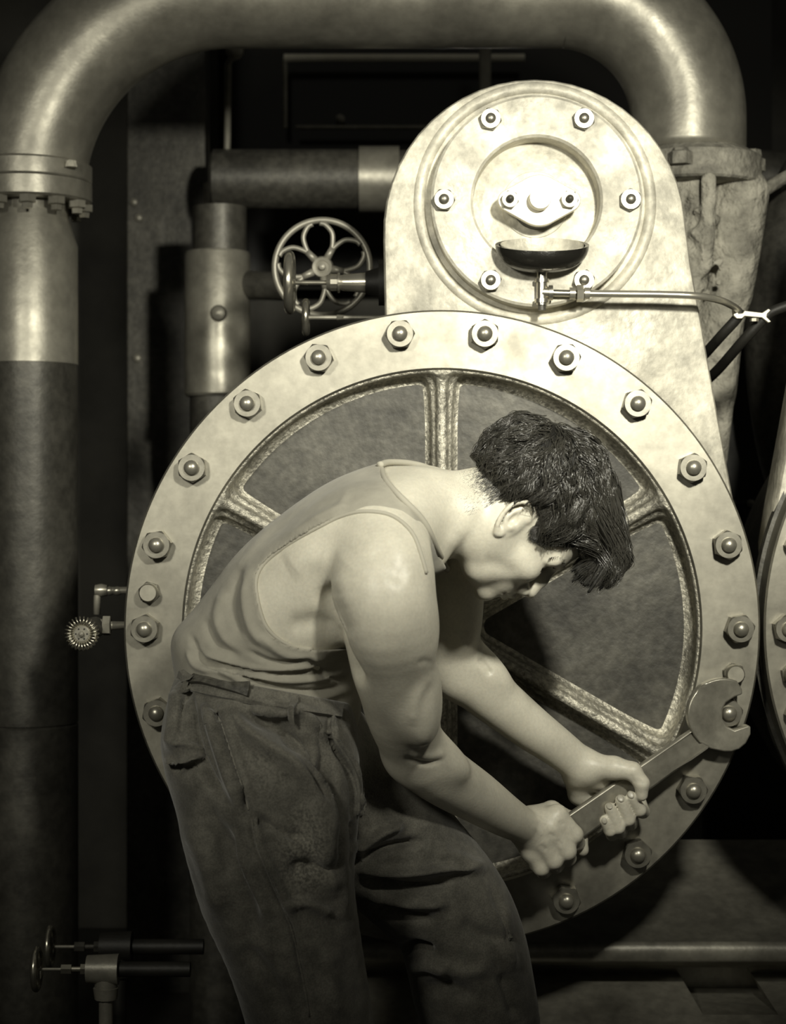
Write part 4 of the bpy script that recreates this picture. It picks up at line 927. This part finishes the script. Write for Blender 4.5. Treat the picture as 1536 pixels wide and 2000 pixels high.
def lock(root, L, lift, wave, phase, steps=9):
    pts = []; p = root.copy(); side = np.cross(flow(p), surf_n(p)); 
    for i in range(steps+1):
        t_ = i/steps; n = surf_n(p); pts.append(p+n*(lift*math.sin(min(1, t_*1.6)*math.pi*.55)+wave*.35*math.sin(phase+t_*9))+side*wave*math.sin(phase*1.7+t_*6.5))
        d = flow(p); q = (p-CR)/RR; e = np.linalg.norm(q); d = d-n*(d@n)*(1 if e < 1.12 or p[0] < .06 else .2); d /= np.linalg.norm(d); p = p+d*L/steps
        if p[0] < .085:
            q = (p-CR)/RR; e = np.linalg.norm(q)
            if e < 1: p = CR+q/e*RR
    return pts
def rand_root():
    while True:
        d = rng.normal(size=3); d /= np.linalg.norm(d); d[1] = abs(d[1]) if rng.rand() < .62 else d[1]; p = CR+d*RR/1.0
        if p[2] > np.interp(p[0], gx, gy): return p
GUIDES = []
for i in range(330):
    r0 = rand_root(); hgt = r0[2]-np.interp(r0[0], gx, gy)
    if hgt < .030 or r0[0] > .05 or np.linalg.norm(r0-np.array((-.078, .012, .108))) < .022: continue
    GUIDES.append((lock(r0, .034+.016*rng.rand(), .008, .0045, rng.rand()*6.3, 8), .0048, 34))
for i in range(120):      # the long front locks
    a = np.array((.015+.060*rng.rand(), -.050+.105*rng.rand(), 0)); q = 1-((a[0]-CR[0])/RR[0])**2-(a[1]/RR[1])**2
    a[2] = CR[2]+RR[2]*math.sqrt(max(q, .05)); t_ = rng.rand(); sp = a[1]*.75+.012*rng.normal()
    jn = .010*rng.rand(); e = np.array((np.interp(t_, (0, .35, .7, 1), (.114, .134, .143, .139))-jn, sp+.004, np.interp(t_, (0, .35, .7, 1), (.031, .042, .063, .086))+jn)); mid = np.array((max(a[0], .080)+.020+.03*t_, sp, .112+.010*rng.rand())) ; ph = rng.rand()*6.3; pts = []
    for k_ in range(11):
        w = k_/10; p = a*(1-w)**2+2*mid*w*(1-w)+e*w*w; p = p+np.array((.003*math.sin(ph+w*8), .0045*math.sin(ph*1.3+w*7), .004*math.sin(ph*.7+w*8)))*min(1, w*3); pts.append(p)
    GUIDES.append((pts, .0066, 60))
for pts, rr, nn_ in GUIDES:
    n_ = len(pts)-1
    for j in range(n_):
        r1, r2 = rr*(1-.4*j/n_), rr*(1-.4*(j+1)/n_); hv.add(cone(hd_(*pts[j]), hd_(*pts[j+1]), r1*.68, r2*.6), k=.003)
# trim to the hairline, thin towards it
X, Y, Zz = np.meshgrid(*[a.astype(np.float32) for a in hv.ax], indexing='ij', sparse=True)
dx, dy, dz = X-HC[0], Y-HC[1], Zz-HC[2]
FF = dx*f[0]+dy*f[1]+dz*f[2]; SS = dx*s[0]+dy*s[1]+dz*s[2]; UU = dx*u[0]+dy*u[1]+dz*u[2]
gg = np.interp(FF.ravel(), gx, gy).reshape(FF.shape).astype(np.float32); hgt = UU-gg
hv.f = hv.f+np.where(FF < -.03, np.clip(.0085-hgt*.16, 0, .0085), np.clip(.0040-hgt*.20, 0, .0040))*(FF < .062)
frl = np.where(FF > .062, np.maximum(.026-UU+np.clip((.105-FF), 0, .045)*.75, -1), gg-UU); hv.f = np.maximum(hv.f, frl*.8).astype(np.float32)
HV, HF = hv.mesh(1)
SVn = []; SFn = []
hb = BVHTree.FromPolygons(HV.tolist(), HF.tolist())
def strand(pts, r):
    n0 = len(SVn); k_ = len(pts)
    for i, p in enumerate(pts):
        a = pts[min(i+1, k_-1)]-pts[max(i-1, 0)]; a = a/(np.linalg.norm(a)+1e-9); b = np.cross(a, (.3, .5, .8)); b /= np.linalg.norm(b)+1e-9; c = np.cross(a, b); rr = r*(1-.75*(i/(k_-1))**2)
        for t_ in range(3): q = 2*math.pi*t_/3; SVn.append(tuple(p+(b*math.cos(q)+c*math.sin(q))*rr))
    for i in range(k_-1):
        for t_ in range(3): SFn.append([n0+i*3+t_, n0+i*3+(t_+1) % 3, n0+(i+1)*3+(t_+1) % 3, n0+(i+1)*3+t_])
clumps = [rand_root() for _ in range(420)]; cw = [(rng.rand()*6.3, .8+.4*rng.rand()) for _ in clumps]; CA = np.array(clumps)
def settle(pts, lo_, hi_):
    out = []
    for q in pts:
        wq = hd_(*q); h = hb.find_nearest(Vector(wq))
        if h[0] is not None:
            nn = np.array(h[1]); dd = (wq-np.array(h[0]))@nn
            if dd < lo_: wq = wq+nn*(lo_-dd)
            elif dd > hi_: wq = wq-nn*(dd-hi_)*.7
        out.append(wq)
    return out
for pts, rr, nn_ in GUIDES:
    for k_ in range(nn_):
        o_ = rng.normal(size=3)*rr*.85; o2 = rng.normal(size=3)*rr*.25; n_ = len(pts)-1; cut_ = n_+1-int(rng.rand()*3)
        ps = [p+o_*(1-.6*i_/n_)+o2*(i_/n_) for i_, p in enumerate(pts)][:cut_]
        strand(settle(ps, .0006+.0032*rng.rand(), .0055), .00050+.00028*rng.rand())
for i in range(11000):
    r0 = rand_root(); hgt = r0[2]-np.interp(r0[0], gx, gy)
    if hgt > .05 and rng.rand() < .75: continue
    j = int(np.argmin(((CA-r0)**2).sum(1))); ph, lf = cw[j]; k1 = np.clip(hgt/.05, 0, 1); L = (.007+.004*rng.rand())+k1*(.016+.012*rng.rand())
    pts = lock(r0, L, (.001+.004*lf*k1), .0006+.0025*k1, ph+rng.rand()*.5, 5 if k1 > .3 else 3)
    strand(settle(pts, .0004+.0010*rng.rand(), .0035) if k1 > .2 else [hd_(*q) for q in pts], .00036+.0002*rng.rand())
# stubble fading into the nape and temples
for i in range(7000):
    F_ = -.03+.10*rng.rand(); g_ = np.interp(F_, gx, gy); U_ = g_+.001+.030*rng.rand(); sd = 1 if rng.rand() < .85 else -1; pt = hd_(F_, sd*.16, U_); r_ = BB.ray_cast(Vector(pt), Vector(-s*sd))
    if r_[0] is None or abs((np.array(r_[0])-HC)@s) > .079: continue
    p0 = np.array(r_[0]); d = -u*.75+f*.55+s*sd*.22+rng.normal(size=3)*.12; strand([p0, p0+d*.0035, p0+d*.007-s*sd*.001], .00032)
for i in range(16000):
    F_ = -.098+.15*rng.rand(); g_ = np.interp(F_, gx, gy); U_ = g_-.026*abs(rng.normal())*(1 if F_ < -.03 else .15)+(.018 if F_ < -.03 else .008); sd = 1 if rng.rand() < .85 else -1
    if F_ > -.028 and F_ < .020: continue
    pt = hd_(F_, sd*.16, U_); r_ = BB.ray_cast(Vector(pt), Vector(-s*sd))
    if r_[0] is None or abs((np.array(r_[0])-HC)@s) > .090: continue
    p0 = np.array(r_[0]); d = -u*.8+f*(.4 if F_ > 0 else .1)+s*sd*.25+rng.normal(size=3)*.12; strand([p0, p0+d*.0025, p0+d*.0055], .00022)
# eyebrow and lashes (near side)
for i in range(260):
    t_ = rng.rand(); p0 = hd_(.089-.018*t_, .014+.034*t_, .0205+.003*math.sin(t_*3)+.003*rng.normal()*.5)
    h = BB.find_nearest(Vector(p0))
    p0 = np.array(h[0]); nn = np.array(h[1]); d = s*.8-f*.2+u*.25+nn*.25; strand([p0, p0+d*.004, p0+d*.008], .00028)
for i in range(60):
    t_ = rng.rand(); p0 = hd_(.082-.004*t_, .020+.022*t_, .000); d = f*.8-u*.6+s*.2; strand([p0, p0+d*.003, p0+d*.006+u*.001], .0002)
n0 = len(HV); AV = np.concatenate([HV, np.array(SVn)]); AF = HF.tolist()+[[a+n0 for a in q] for q in SFn]
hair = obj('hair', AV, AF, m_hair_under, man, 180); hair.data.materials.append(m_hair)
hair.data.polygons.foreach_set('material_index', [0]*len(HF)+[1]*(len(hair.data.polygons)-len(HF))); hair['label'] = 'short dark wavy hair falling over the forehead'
